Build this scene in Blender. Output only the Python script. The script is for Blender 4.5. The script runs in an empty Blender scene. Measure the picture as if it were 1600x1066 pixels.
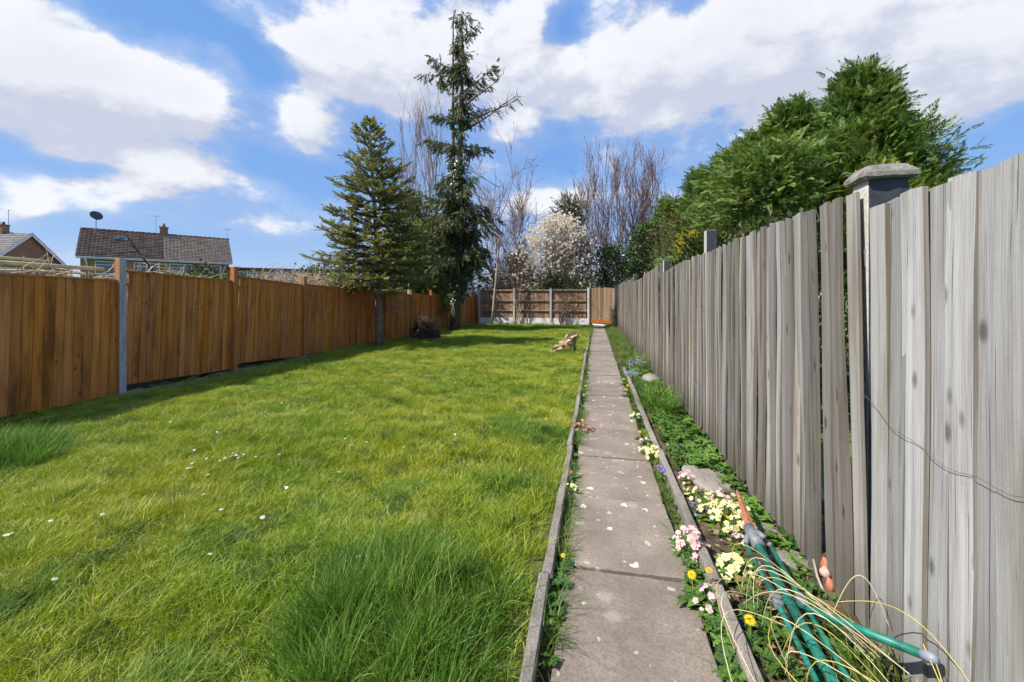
import bpy, math, random
import numpy as np
from mathutils import Vector, Matrix, Euler

# ------------------------------------------------------------------ camera, sky, sun, exposure
scene = bpy.context.scene
COL = scene.collection
YAW = math.atan(0.2)
cam_d = bpy.data.cameras.new('camera')
cam = bpy.data.objects.new('camera', cam_d)
COL.objects.link(cam)
cam.location = (0, 0, 1.37)
cam.rotation_euler = (math.radians(90), 0, YAW)
cam_d.sensor_width = 36.0
cam_d.lens = 650 / 1600 * 36
cam_d.shift_y = -68 / 1600
cam_d.clip_start = 0.05
cam_d.clip_end = 2000
scene.camera = cam

SUN_TRAVEL = Vector((0.74, 0.44, -1.0)).normalized()      # the way the light travels
SUN_FROM = -SUN_TRAVEL
elev = math.asin(SUN_FROM.z)
azim = math.atan2(SUN_FROM.x, SUN_FROM.y)                 # clockwise from +Y
sun_d = bpy.data.lights.new('sun', 'SUN')
sun_d.energy = 4.3
sun_d.angle = math.radians(0.55)
sun_d.color = (1.0, 0.94, 0.84)
sun = bpy.data.objects.new('sun', sun_d)
COL.objects.link(sun)
sun.rotation_euler = SUN_TRAVEL.to_track_quat('-Z', 'Y').to_euler()
sun.location = (-20, -12, 30)

vs = scene.view_settings
vs.view_transform = 'Standard'
vs.look = 'None'
vs.gamma = 1.0
vs.use_curve_mapping = False
vs.exposure = 0.78

SKY_STRENGTH = 0.15
scene.cycles.max_bounces = 5
scene.cycles.diffuse_bounces = 3
scene.cycles.transmission_bounces = 3
scene.cycles.transparent_max_bounces = 4
scene.cycles.use_adaptive_sampling = True
scene.cycles.adaptive_threshold = 0.025
scene.cycles.adaptive_min_samples = 16


def nd(nt, typ, **kw):
    n = nt.nodes.new(typ)
    for k, v in kw.items():
        setattr(n, k, v)
    return n


def setin(nt, sock, v):
    if isinstance(v, bpy.types.NodeSocket):
        nt.links.new(v, sock)
    else:
        sock.default_value = v


def math_n(nt, op, a, b=0.0, clamp=False):
    n = nd(nt, 'ShaderNodeMath', operation=op, use_clamp=clamp)
    setin(nt, n.inputs[0], a)
    setin(nt, n.inputs[1], b)
    return n.outputs[0]


def vmath(nt, op, a, b=(0, 0, 0)):
    n = nd(nt, 'ShaderNodeVectorMath', operation=op)
    setin(nt, n.inputs[0], a)
    if op == 'SCALE':
        setin(nt, n.inputs['Scale'], b)
    else:
        setin(nt, n.inputs[1], b)
    return n.outputs['Value'] if op in ('LENGTH', 'DISTANCE', 'DOT_PRODUCT') else n.outputs[0]


def smooth(nt, v, lo, hi, to0=0.0, to1=1.0):
    n = nd(nt, 'ShaderNodeMapRange', interpolation_type='SMOOTHSTEP')
    setin(nt, n.inputs[0], v)
    n.inputs[1].default_value = lo
    n.inputs[2].default_value = hi
    n.inputs[3].default_value = to0
    n.inputs[4].default_value = to1
    return n.outputs[0]


def mixc(nt, f, a, b, blend='MIX'):
    n = nd(nt, 'ShaderNodeMix', data_type='RGBA', blend_type=blend)
    setin(nt, n.inputs[0], f)
    for i, v in ((6, a), (7, b)):
        if not isinstance(v, bpy.types.NodeSocket) and len(v) == 3:
            v = (*v, 1)
        setin(nt, n.inputs[i], v)
    return n.outputs[2]


def noise(nt, vec, scale, detail=4, rough=0.55, dist=0.0):
    n = nd(nt, 'ShaderNodeTexNoise')
    if vec is not None:
        setin(nt, n.inputs['Vector'], vec)
    n.inputs['Scale'].default_value = scale
    n.inputs['Detail'].default_value = detail
    n.inputs['Roughness'].default_value = rough
    n.inputs['Distortion'].default_value = dist
    return n.outputs[0]


def build_world():
    w = bpy.data.worlds.new('World')
    scene.world = w
    w.use_nodes = True
    nt = w.node_tree
    nt.nodes.clear()

    # group: cloud density for a direction
    g = bpy.data.node_groups.new('cloud_density', 'ShaderNodeTree')
    g.interface.new_socket('Vector', in_out='INPUT', socket_type='NodeSocketVector')
    g.interface.new_socket('Density', in_out='OUTPUT', socket_type='NodeSocketFloat')
    gi = g.nodes.new('NodeGroupInput')
    go = g.nodes.new('NodeGroupOutput')
    vec = gi.outputs[0]
    vst = vmath(g, 'MULTIPLY', vec, (1, 1, 1.7))
    wn = nd(g, 'ShaderNodeTexNoise')
    g.links.new(vst, wn.inputs['Vector'])
    wn.inputs['Scale'].default_value = 4.2
    wn.inputs['Detail'].default_value = 3
    wob = vmath(g, 'SCALE', vmath(g, 'SUBTRACT', wn.outputs['Color'], (0.5, 0.5, 0.5)), 0.15)
    vw = vmath(g, 'ADD', vec, wob)
    # banks of cumulus and gaps between them: azimuth right of +Y and elevation in degrees, widths, weight
    th = YAW
    banks = []
    def bank(px, py, rx, ry, wgt):
        u = (px - 800) / 650
        v = (465 - py) / 650
        d = Vector((u * math.cos(th) - math.sin(th), u * math.sin(th) + math.cos(th), v)).normalized()
        k = 1 / math.sqrt(1 + u * u + v * v)
        banks.append((d, rx / 650 * k, ry / 650 * k, wgt))
    bank(40, 60, 110, 80, 0.6); bank(240, 140, 130, 55, 0.6); bank(90, 170, 110, 50, 0.5); bank(250, 270, 120, 32, 0.6)
    bank(5, 310, 45, 50, 0.55); bank(560, 100, 110, 65, 0.62); bank(480, 185, 60, 26, 0.5); bank(420, 45, 60, 22, 0.35)
    bank(740, 60, 110, 65, 0.6); bank(1000, 110, 130, 80, 0.66); bank(1170, 60, 140, 60, 0.5); bank(1380, 90, 220, 80, 0.55)
    bank(1560, 120, 130, 70, 0.5); bank(800, 195, 50, 34, 0.5); bank(850, 325, 60, 24, 0.5); bank(460, 370, 150, 16, 0.3)
    bank(290, 25, 100, 40, -0.75); bank(395, 130, 34, 50, -0.6); bank(600, 190, 80, 22, -0.4); bank(880, 30, 34, 45, -0.6)
    bank(400, 250, 70, 24, -0.5); bank(60, 240, 90, 16, -0.5); bank(1570, 235, 140, 40, -0.6); bank(120, 365, 200, 30, -0.5)
    bank(880, 230, 60, 40, -0.45); bank(560, 270, 90, 40, -0.35)
    tot = math_n(g, 'MULTIPLY', math_n(g, 'SUBTRACT', noise(g, vst, 1.9, 3, 0.5), 0.5), 0.5)
    for d, rx, rz, wgt in banks:
        q = vmath(g, 'MULTIPLY', vmath(g, 'SUBTRACT', vw, tuple(d)), (1 / rx, 1 / rx, 1 / rz))
        r2 = vmath(g, 'DOT_PRODUCT', q, q)
        e = math_n(g, 'POWER', 2.718, math_n(g, 'MULTIPLY', r2, -0.8))
        m = nd(g, 'ShaderNodeMath', operation='MULTIPLY_ADD')
        g.links.new(e, m.inputs[0]); m.inputs[1].default_value = wgt * 1.0; g.links.new(tot, m.inputs[2])
        tot = m.outputs[0]
    fine = math_n(g, 'MULTIPLY', math_n(g, 'SUBTRACT', noise(g, vst, 6.5, 7, 0.62, 0.0), 0.5), 1.6)
    tot = math_n(g, 'ADD', tot, fine)
    g.links.new(tot, go.inputs[0])

    tc = nd(nt, 'ShaderNodeTexCoord')
    dirv = tc.outputs['Generated']
    sky = nd(nt, 'ShaderNodeTexSky', sky_type='NISHITA')
    sky.sun_disc = False
    sky.sun_elevation = elev
    sky.sun_rotation = azim
    sky.altitude = 100
    sky.air_density = 1.0
    sky.dust_density = 0.15
    sky.ozone_density = 2.2
    def dens(v):
        n = nd(nt, 'ShaderNodeGroup')
        n.node_tree = g
        nt.links.new(v, n.inputs[0])
        return n.outputs[0]
    d0 = dens(dirv)
    d1 = dens(vmath(nt, 'ADD', dirv, (-0.035, -0.01, 0.05)))
    mask = math_n(nt, 'ADD', math_n(nt, 'MULTIPLY', smooth(nt, d0, 0.12, 0.42), 0.74), math_n(nt, 'MULTIPLY', smooth(nt, d0, -0.35, 0.30), 0.26))
    # thicker parts and undersides of a cloud are greyer, edges towards the sun white
    lit = smooth(nt, math_n(nt, 'SUBTRACT', d0, d1), -0.22, 0.34)
    thick = smooth(nt, d0, 0.35, 1.15)
    body = mixc(nt, lit, (2.45, 2.58, 3.08), (3.75, 3.8, 3.95))
    body = mixc(nt, math_n(nt, 'MULTIPLY', thick, 0.30), body, (2.4, 2.52, 3.0))
    skyc = mixc(nt, 1.0, mixc(nt, 1.0, sky.outputs[0], (0.25, 0.19, 0.10), 'MULTIPLY'), (0.40, 1.12, 2.85), 'ADD')
    col = mixc(nt, math_n(nt, 'MULTIPLY', mask, 0.95), skyc, body)
    bg = nd(nt, 'ShaderNodeBackground')
    nt.links.new(col, bg.inputs[0])
    bg.inputs[1].default_value = SKY_STRENGTH
    out = nd(nt, 'ShaderNodeOutputWorld')
    nt.links.new(bg.outputs[0], out.inputs[0])
    w.cycles.sampling_method = 'MANUAL'
    w.cycles.sample_map_resolution = 512


build_world()
R = random.Random(7)
NR = np.random.default_rng(11)


def gz(y):
    return -0.0045 * max(-4.0, min(y, 30.0))


# ------------------------------------------------------------------ helpers
def link(o, parent=None):
    COL.objects.link(o)
    if parent is not None:
        o.parent = parent
    return o


def tag(o, label=None, cat=None, group=None, kind=None):
    if label: o['label'] = label
    if cat: o['category'] = cat
    if group: o['group'] = group
    if kind: o['kind'] = kind
    return o


def empty(name, loc=(0, 0, 0), rz=0.0):
    o = bpy.data.objects.new(name, None)
    o.empty_display_size = 0.1
    o.location = loc
    o.rotation_euler = (0, 0, rz)
    return link(o)


def np_mesh(name, verts, faces, mats, smooth_=False, midx=None):
    """verts (N,3) array, faces (M,k) int array (k = 3 or 4)"""
    verts = np.asarray(verts, dtype=np.float32)
    faces = np.asarray(faces, dtype=np.int32)
    me = bpy.data.meshes.new(name)
    n, k = faces.shape
    me.vertices.add(len(verts))
    me.vertices.foreach_set('co', verts.ravel())
    me.loops.add(n * k)
    me.loops.foreach_set('vertex_index', faces.ravel())
    me.polygons.add(n)
    me.polygons.foreach_set('loop_start', np.arange(0, n * k, k, dtype=np.int32))
    try:
        me.polygons.foreach_set('loop_total', np.full(n, k, dtype=np.int32))
    except Exception:
        pass
    if smooth_:
        me.polygons.foreach_set('use_smooth', np.ones(n, dtype=bool))
    for m in (mats if isinstance(mats, (list, tuple)) else [mats]):
        me.materials.append(m)
    if midx is not None:
        me.polygons.foreach_set('material_index', np.asarray(midx, dtype=np.int32))
    me.update(calc_edges=True)
    return me


def np_obj(name, verts, faces, mats, parent=None, smooth_=False, midx=None):
    return link(bpy.data.objects.new(name, np_mesh(name, verts, faces, mats, smooth_, midx)), parent)


class MB:
    """collects simple shapes into one mesh"""
    def __init__(s):
        s.v = []; s.f = []; s.m = []

    def add(s, vs_, fs, mi=0):
        o = len(s.v)
        s.v += [tuple(v) for v in vs_]
        s.f += [tuple(i + o for i in f) for f in fs]
        s.m += [mi] * len(fs)
        return s

    def box(s, c, sz, M=None, mi=0, taper=1.0):
        x, y, z = sz[0] / 2, sz[1] / 2, sz[2] / 2
        vs_ = []
        for zz, t in ((-z, 1.0), (z, taper)):
            for xx, yy in ((-x, -y), (x, -y), (x, y), (-x, y)):
                p = Vector((xx * t, yy * t, zz))
                if M is not None: p = M @ p
                vs_.append(p + Vector(c))
        return s.add(vs_, [(3, 2, 1, 0), (4, 5, 6, 7), (0, 1, 5, 4), (1, 2, 6, 5), (2, 3, 7, 6), (3, 0, 4, 7)], mi)

    def tube(s, pts, rad, k=8, mi=0, cap=True):
        pts = [Vector(p) for p in pts]
        n = len(pts)
        if not isinstance(rad, (list, tuple)): rad = [rad] * n
        d0 = (pts[1] - pts[0]).normalized()
        a = Vector((0, 0, 1)) if abs(d0.z) < 0.9 else Vector((1, 0, 0))
        s0 = d0.cross(a).normalized()
        vs_ = []
        for i in range(n):
            d = (pts[min(i + 1, n - 1)] - pts[max(i - 1, 0)]).normalized()
            s0 = (s0 - d * s0.dot(d)).normalized()
            t0 = d.cross(s0)
            for j in range(k):
                an = 2 * math.pi * j / k
                vs_.append(pts[i] + (s0 * math.cos(an) + t0 * math.sin(an)) * rad[i])
        fs = []
        for i in range(n - 1):
            for j in range(k):
                fs.append((i * k + j, i * k + (j + 1) % k, (i + 1) * k + (j + 1) % k, (i + 1) * k + j))
        if cap:
            fs.append(tuple(range(k - 1, -1, -1)))
            fs.append(tuple((n - 1) * k + j for j in range(k)))
        return s.add(vs_, fs, mi)

    def mesh(s, name, mats, smooth_=False):
        me = bpy.data.meshes.new(name)
        me.from_pydata(s.v, [], s.f)
        for m in (mats if isinstance(mats, (list, tuple)) else [mats]):
            me.materials.append(m)
        for p, mi in zip(me.polygons, s.m):
            p.material_index = mi
            p.use_smooth = smooth_
        me.update()
        return me

    def obj(s, name, mats, parent=None, smooth_=False):
        return link(bpy.data.objects.new(name, s.mesh(name, mats, smooth_)), parent)


def bevel(o, w=0.004, seg=2):
    m = o.modifiers.new('bevel', 'BEVEL')
    m.width = w; m.segments = seg; m.limit_method = 'ANGLE'
    return o


def norm(a):
    return a / np.maximum(np.linalg.norm(a, axis=-1, keepdims=True), 1e-9)


def place(tv, tf, pos, d, up, scale, chunk_rand=0.0):
    """copies a template (x side, y forward, z normal) to many spots; returns verts, faces"""
    pos = np.asarray(pos, float); d = norm(np.asarray(d, float)); up = np.asarray(up, float)
    n = len(pos)
    s = np.cross(d, up); bad = np.linalg.norm(s, axis=1) < 1e-4
    s[bad] = (1, 0, 0)
    s = norm(s); nn = np.cross(s, d)
    sc = np.asarray(scale, float)
    if sc.ndim == 1: sc = np.stack([sc, sc, sc], 1)
    t = tv[None, :, :] * sc[:, None, :]
    v = pos[:, None, :] + t[..., 0:1] * s[:, None] + t[..., 1:2] * d[:, None] + t[..., 2:3] * nn[:, None]
    if chunk_rand:
        v = v + NR.normal(0, chunk_rand, v.shape) * sc[:, None, :]
    k = len(tv)
    f = tf[None] + (np.arange(n) * k)[:, None, None]
    return v.reshape(-1, 3), f.reshape(-1, tf.shape[1])


def merge(parts):
    vs_, fs, o = [], [], 0
    for v, f in parts:
        vs_.append(v); fs.append(f + o); o += len(v)
    return np.concatenate(vs_), np.concatenate(fs)


def twigs(segs, k=3):
    """segs (N,8): p0, p1, r0, r1 -> open prisms"""
    a = np.asarray(segs, float)
    p0, p1, r0, r1 = a[:, 0:3], a[:, 3:6], a[:, 6], a[:, 7]
    d = norm(p1 - p0)
    ref = np.where(np.abs(d[:, 2:3]) < 0.9, np.array([[0, 0, 1.0]]), np.array([[1.0, 0, 0]]))
    s = norm(np.cross(d, ref)); t = np.cross(d, s)
    rings = []
    for p, r in ((p0, r0), (p1, r1)):
        for j in range(k):
            an = 2 * math.pi * j / k
            rings.append(p + (s * math.cos(an) + t * math.sin(an)) * r[:, None])
    v = np.stack(rings, 1)
    f = np.array([(j, (j + 1) % k, k + (j + 1) % k, k + j) for j in range(k)])
    n = len(a)
    F = f[None] + (np.arange(n) * 2 * k)[:, None, None]
    return v.reshape(-1, 3), F.reshape(-1, 4)


# ------------------------------------------------------------------ materials
MATS = {}


def new_mat(name):
    m = bpy.data.materials.new(name)
    m.use_nodes = True
    nt = m.node_tree
    nt.nodes.clear()
    b = nd(nt, 'ShaderNodeBsdfPrincipled')
    o = nd(nt, 'ShaderNodeOutputMaterial')
    nt.links.new(b.outputs[0], o.inputs[0])
    MATS[name] = m
    return m, nt, b, o


def bump(nt, b, h, strength=0.4, dist=0.01):
    n = nd(nt, 'ShaderNodeBump')
    n.inputs['Strength'].default_value = strength
    n.inputs['Distance'].default_value = dist
    setin(nt, n.inputs['Height'], h)
    nt.links.new(n.outputs[0], b.inputs['Normal'])


def objvec(nt, rand_off=True):
    tc = nd(nt, 'ShaderNodeTexCoord')
    v = tc.outputs['Object']
    if rand_off:
        oi = nd(nt, 'ShaderNodeObjectInfo')
        off = vmath(nt, 'SCALE', (13.7, 29.1, 41.3), oi.outputs['Random'])
        v = vmath(nt, 'ADD', v, off)
        return v, oi.outputs['Random']
    return v, None


def mat_plain(name, c, rough=0.6, var=0.15, scale=8.0, metal=0.0, bmp=0.0, spec=0.4):
    m, nt, b, o = new_mat(name)
    v, _ = objvec(nt)
    n = noise(nt, v, scale, 6, 0.6)
    f = smooth(nt, n, 0.3, 0.7)
    col = mixc(nt, f, tuple(x * (1 - var) for x in c), tuple(min(1, x * (1 + var)) for x in c))
    nt.links.new(col, b.inputs['Base Color'])
    b.inputs['Roughness'].default_value = rough
    b.inputs['Metallic'].default_value = metal
    b.inputs['Specular IOR Level'].default_value = spec
    if bmp: bump(nt, b, n, bmp, 0.01)
    return m


def mat_wood(name, light, dark, stain, grain_axis=2, knots=True, rough=0.8, var=0.35, foot=None, bmp=0.5, satv=0.2, fine=1.0, saw=False, blotch=0.6, crack=0.0):
    """long grain along an axis, knots, per-board variation"""
    m, nt, b, o = new_mat(name)
    v, rnd = objvec(nt)
    def ax(long, wide):
        s = [wide, wide, wide]; s[grain_axis] = long
        return vmath(nt, 'MULTIPLY', v, tuple(s))
    warp = vmath(nt, 'SCALE', vmath(nt, 'SUBTRACT', nd_noise_col(nt, ax(1.2, 5), 1.0), (0.5, 0.5, 0.5)), 1.6)
    gv = vmath(nt, 'ADD', ax(1.6, 38 * fine), warp)
    g1 = noise(nt, gv, 1.0, 5, 0.6)
    g2 = noise(nt, vmath(nt, 'ADD', ax(4.0, 190), warp), 1.0, 3, 0.6)
    grain = math_n(nt, 'ADD', math_n(nt, 'MULTIPLY', g1, 0.65), math_n(nt, 'MULTIPLY', g2, 0.35))
    col = mixc(nt, smooth(nt, grain, 0.30, 0.66), dark, light)
    big = noise(nt, ax(1.6, 6), 1.0, 4, 0.6)
    col = mixc(nt, smooth(nt, big, 0.46, 0.70, 0, blotch), col, stain)
    h = grain
    if crack:
        ck = smooth(nt, noise(nt, vmath(nt, 'ADD', ax(1.3, 120), warp), 1.0, 2, 0.5), 0.66, 0.74, 0, 1)
        col = mixc(nt, math_n(nt, 'MULTIPLY', ck, crack), col, (0.07, 0.06, 0.05))
        grain = math_n(nt, 'SUBTRACT', grain, math_n(nt, 'MULTIPLY', ck, 0.3))
        h = grain
    if knots:
        vo = nd(nt, 'ShaderNodeTexVoronoi')
        setin(nt, vo.inputs['Vector'], ax(9.0, 11))
        vo.inputs['Scale'].default_value = 1.0
        kcs = nd(nt, 'ShaderNodeSeparateColor'); nt.links.new(vo.outputs['Color'], kcs.inputs[0])
        kn = math_n(nt, 'MULTIPLY', smooth(nt, vo.outputs['Distance'], 0.07, 0.24, 1, 0), smooth(nt, kcs.outputs[0], 0.72, 0.74))
        col = mixc(nt, math_n(nt, 'MULTIPLY', kn, 0.75), col, tuple(x * 0.35 for x in stain))
        h = math_n(nt, 'SUBTRACT', grain, math_n(nt, 'MULTIPLY', kn, 0.25))
    val = nd(nt, 'ShaderNodeMapRange')
    setin(nt, val.inputs[0], rnd)
    val.inputs[3].default_value = 1 - var; val.inputs[4].default_value = 1 + var * 0.55
    hs = nd(nt, 'ShaderNodeHueSaturation')
    setin(nt, hs.inputs['Color'], col)
    setin(nt, hs.inputs['Value'], val.outputs[0])
    rn2 = math_n(nt, 'FRACT', math_n(nt, 'MULTIPLY', rnd, 17.31))
    sat = nd(nt, 'ShaderNodeMapRange'); setin(nt, sat.inputs[0], rn2)
    sat.inputs[3].default_value = 1 - satv; sat.inputs[4].default_value = 1 + satv
    setin(nt, hs.inputs['Saturation'], sat.outputs[0])
    colo = hs.outputs[0]
    if foot:     # earth splashed on the lowest hand's breadth of the boards
        tc = nd(nt, 'ShaderNodeTexCoord')
        sx = nd(nt, 'ShaderNodeSeparateXYZ'); nt.links.new(tc.outputs['Object'], sx.inputs[0])
        z = math_n(nt, 'ADD', sx.outputs[2], math_n(nt, 'MULTIPLY', big, 0.35))
        colo = mixc(nt, smooth(nt, z, 0.18, 0.42, 0.6, 0.0), colo, foot)
    nt.links.new(colo, b.inputs['Base Color'])
    b.inputs['Roughness'].default_value = rough
    b.inputs['Specular IOR Level'].default_value = 0.25
    if saw:      # slanting saw marks
        wv = nd(nt, 'ShaderNodeTexWave', wave_type='BANDS', bands_direction='DIAGONAL')
        setin(nt, wv.inputs['Vector'], vmath(nt, 'MULTIPLY', v, (0, 1.4, 1.0)))
        wv.inputs['Scale'].default_value = 40; wv.inputs['Distortion'].default_value = 7.0
        wv.inputs['Detail'].default_value = 3; wv.inputs['Detail Scale'].default_value = 0.6
        h = math_n(nt, 'ADD', h, math_n(nt, 'MULTIPLY', wv.outputs[1], 0.07))
    bump(nt, b, h, bmp, 0.006)
    return m


def nd_noise_col(nt, vec, scale):
    n = nd(nt, 'ShaderNodeTexNoise')
    setin(nt, n.inputs['Vector'], vec)
    n.inputs['Scale'].default_value = scale
    n.inputs['Detail'].default_value = 2
    return n.outputs['Color']


def mat_concrete(name, c1, c2, lichen=0.0, moss=None, scale=1.0, bmp=0.6):
    m, nt, b, o = new_mat(name)
    v, rnd = objvec(nt)
    n1 = noise(nt, v, 3.5 * scale, 8, 0.65)
    n2 = noise(nt, v, 90 * scale, 3, 0.7)
    col = mixc(nt, smooth(nt, n1, 0.3, 0.7), c1, c2)
    col = mixc(nt, smooth(nt, n2, 0.35, 0.75, 0, 0.6), col, tuple(x * 0.5 for x in c1))
    if moss:
        n3 = noise(nt, v, 5 * scale, 6, 0.7)
        col = mixc(nt, smooth(nt, n3, 0.58, 0.72, 0, 0.6), col, moss)
    if lichen:
        wv = vmath(nt, 'ADD', v, vmath(nt, 'SCALE', nd_noise_col(nt, v, 28), 0.05))
        for sc_, lo, hi, cc, st in ((8.0, 0.14, 0.20, (0.66, 0.64, 0.60), 0.9), (15.0, 0.15, 0.24, (0.55, 0.52, 0.47), 0.6), (6.0, 0.12, 0.30, (0.40, 0.36, 0.31), 0.4)):
            vo = nd(nt, 'ShaderNodeTexVoronoi')
            setin(nt, vo.inputs['Vector'], wv)
            vo.inputs['Scale'].default_value = sc_
            sp = smooth(nt, vo.outputs['Distance'], lo, hi, 1, 0)
            cs = nd(nt, 'ShaderNodeSeparateColor'); nt.links.new(vo.outputs['Color'], cs.inputs[0])
            pick = smooth(nt, cs.outputs[0], 0.70 - 0.22 * lichen, 0.76 - 0.2 * lichen)
            col = mixc(nt, math_n(nt, 'MULTIPLY', math_n(nt, 'MULTIPLY', sp, pick), st), col, cc)
    val = nd(nt, 'ShaderNodeMapRange'); setin(nt, val.inputs[0], rnd)
    val.inputs[3].default_value = 0.86; val.inputs[4].default_value = 1.1
    col = mixc(nt, 1.0, col, val.outputs[0], 'MULTIPLY')
    nt.links.new(col, b.inputs['Base Color'])
    b.inputs['Roughness'].default_value = 0.9
    b.inputs['Specular IOR Level'].default_value = 0.2
    bump(nt, b, math_n(nt, 'ADD', n2, math_n(nt, 'MULTIPLY', n1, 2.0)), bmp, 0.006)
    return m


def mat_leaf(name, dark, light, alt=None, trans=0.3, rough=0.55, nscale=0.9, tint=1.0, alt_amt=0.8, spec=0.3):
    m, nt, b, o = new_mat(name)
    ge = nd(nt, 'ShaderNodeNewGeometry')
    r = ge.outputs['Random Per Island']
    col = mixc(nt, r, dark, light)
    if alt:
        n = noise(nt, ge.outputs['Position'], nscale, 4, 0.6)
        col = mixc(nt, smooth(nt, n, 0.42, 0.66, 0, alt_amt), col, alt)
    nt.links.new(col, b.inputs['Base Color'])
    b.inputs['Roughness'].default_value = rough
    b.inputs['Specular IOR Level'].default_value = spec
    if trans:
        t = nd(nt, 'ShaderNodeBsdfTranslucent')
        tcol = mixc(nt, 1.0, col, (1.25, 1.3, 0.7), 'MULTIPLY')
        nt.links.new(tcol, t.inputs[0])
        mx = nd(nt, 'ShaderNodeMixShader')
        mx.inputs[0].default_value = trans
        nt.links.new(b.outputs[0], mx.inputs[1]); nt.links.new(t.outputs[0], mx.inputs[2])
        nt.links.new(mx.outputs[0], o.inputs[0])
    return m


def mat_grass(name, cols, trans=0.28):
    """cols: dark green, mid green, yellow green, straw"""
    m, nt, b, o = new_mat(name)
    ge = nd(nt, 'ShaderNodeNewGeometry')
    r = ge.outputs['Random Per Island']
    p = ge.outputs['Position']
    n1 = noise(nt, p, 0.75, 5, 0.6)
    n2 = noise(nt, p, 3.3, 4, 0.6)
    col = mixc(nt, smooth(nt, n1, 0.36, 0.62), cols[1], cols[2])
    col = mixc(nt, smooth(nt, n2, 0.50, 0.68, 0, 0.8), col, cols[0])
    col = mixc(nt, smooth(nt, r, 0.76, 0.99, 0, 0.9), col, cols[3])
    col = mixc(nt, smooth(nt, r, 0.0, 0.35, 0.45, 0), col, cols[0])
    n3 = noise(nt, p, 1.5, 6, 0.65)
    col = mixc(nt, smooth(nt, n3, 0.56, 0.70, 0, 0.38), col, cols[3])
    nt.links.new(col, b.inputs['Base Color'])
    b.inputs['Roughness'].default_value = 0.5
    b.inputs['Specular IOR Level'].default_value = 0.35
    t = nd(nt, 'ShaderNodeBsdfTranslucent')
    nt.links.new(mixc(nt, 1.0, col, (1.2, 1.25, 0.6), 'MULTIPLY'), t.inputs[0])
    mx = nd(nt, 'ShaderNodeMixShader'); mx.inputs[0].default_value = trans
    nt.links.new(b.outputs[0], mx.inputs[1]); nt.links.new(t.outputs[0], mx.inputs[2])
    nt.links.new(mx.outputs[0], o.inputs[0])
    return m


def mat_brick(name, c1, c2, mortar, bw=0.225, bh=0.075):
    m, nt, b, o = new_mat(name)
    tc = nd(nt, 'ShaderNodeTexCoord')
    sx = nd(nt, 'ShaderNodeSeparateXYZ'); nt.links.new(tc.outputs['Object'], sx.inputs[0])
    cx = nd(nt, 'ShaderNodeCombineXYZ')
    setin(nt, cx.inputs[0], math_n(nt, 'ADD', sx.outputs[0], sx.outputs[1]))
    setin(nt, cx.inputs[1], sx.outputs[2])
    br = nd(nt, 'ShaderNodeTexBrick')
    nt.links.new(cx.outputs[0], br.inputs['Vector'])
    br.inputs['Color1'].default_value = (*c1, 1); br.inputs['Color2'].default_value = (*c2, 1)
    br.inputs['Mortar'].default_value = (*mortar, 1)
    br.inputs['Scale'].default_value = 1.0
    br.inputs['Brick Width'].default_value = bw; br.inputs['Row Height'].default_value = bh
    br.inputs['Mortar Size'].default_value = 0.008
    n = noise(nt, tc.outputs['Object'], 1.3, 6, 0.6)
    col = mixc(nt, smooth(nt, n, 0.35, 0.75, 0, 0.4), br.outputs[0], tuple(x * 0.5 for x in c1))
    nt.links.new(col, b.inputs['Base Color'])
    b.inputs['Roughness'].default_value = 0.9
    bump(nt, b, br.outputs['Fac'], -0.5, 0.01)
    return m


OLDWOOD = mat_wood('weathered_wood', (0.44, 0.435, 0.43), (0.30, 0.292, 0.283), (0.19, 0.16, 0.13), var=0.36, foot=(0.12, 0.10, 0.07), bmp=1.2, satv=0.6, saw=True, crack=0.55, blotch=0.5)
OLDDARK = mat_wood('older_weathered_wood', (0.37, 0.355, 0.335), (0.225, 0.21, 0.195), (0.145, 0.115, 0.088), var=0.55, foot=(0.10, 0.085, 0.06), bmp=1.2, satv=0.7, saw=True, crack=0.6)
OLDEDGE = mat_wood('sawn_board_edge', (0.30, 0.265, 0.225), (0.16, 0.138, 0.112), (0.12, 0.10, 0.075), var=0.35, knots=False, foot=(0.10, 0.08, 0.055), bmp=0.6)
NEWWOOD = mat_wood('treated_wood', (0.62, 0.245, 0.062), (0.42, 0.148, 0.034), (0.20, 0.070, 0.018), var=0.24, rough=0.7, bmp=0.4, satv=0.05, blotch=0.85)
POSTWOOD = mat_wood('treated_post_wood', (0.50, 0.215, 0.072), (0.33, 0.13, 0.042), (0.22, 0.10, 0.045), var=0.15, rough=0.75, bmp=0.3, satv=0.05)
GREYPOST = mat_wood('bleached_post_wood', (0.46, 0.46, 0.46), (0.30, 0.30, 0.31), (0.20, 0.19, 0.18), var=0.1, bmp=0.4)
BACKWOOD = mat_wood('brown_fence_wood', (0.42, 0.27, 0.17), (0.25, 0.15, 0.09), (0.30, 0.26, 0.22), var=0.4)
BACKRAIL = mat_wood('fence_rail_wood', (0.46, 0.33, 0.21), (0.28, 0.18, 0.11), (0.25, 0.2, 0.15), grain_axis=0, knots=False, var=0.2)
GATEWOOD = mat_wood('gate_wood', (0.42, 0.27, 0.17), (0.27, 0.165, 0.10), (0.36, 0.32, 0.29), var=0.35, satv=0.3)
ORANGEWOOD = mat_wood('orange_board_wood', (0.48, 0.17, 0.045), (0.34, 0.11, 0.03), (0.3, 0.1, 0.03), grain_axis=0, knots=False, var=0.1)
SLAB = mat_concrete('slab_concrete', (0.20, 0.165, 0.135), (0.30, 0.25, 0.205), lichen=0.5)
KERB = mat_concrete('kerb_concrete', (0.21, 0.185, 0.16), (0.33, 0.295, 0.26), moss=(0.12, 0.12, 0.06), bmp=1.0)
POSTCON = mat_concrete('post_concrete', (0.45, 0.43, 0.39), (0.58, 0.56, 0.52), bmp=0.3)
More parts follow.
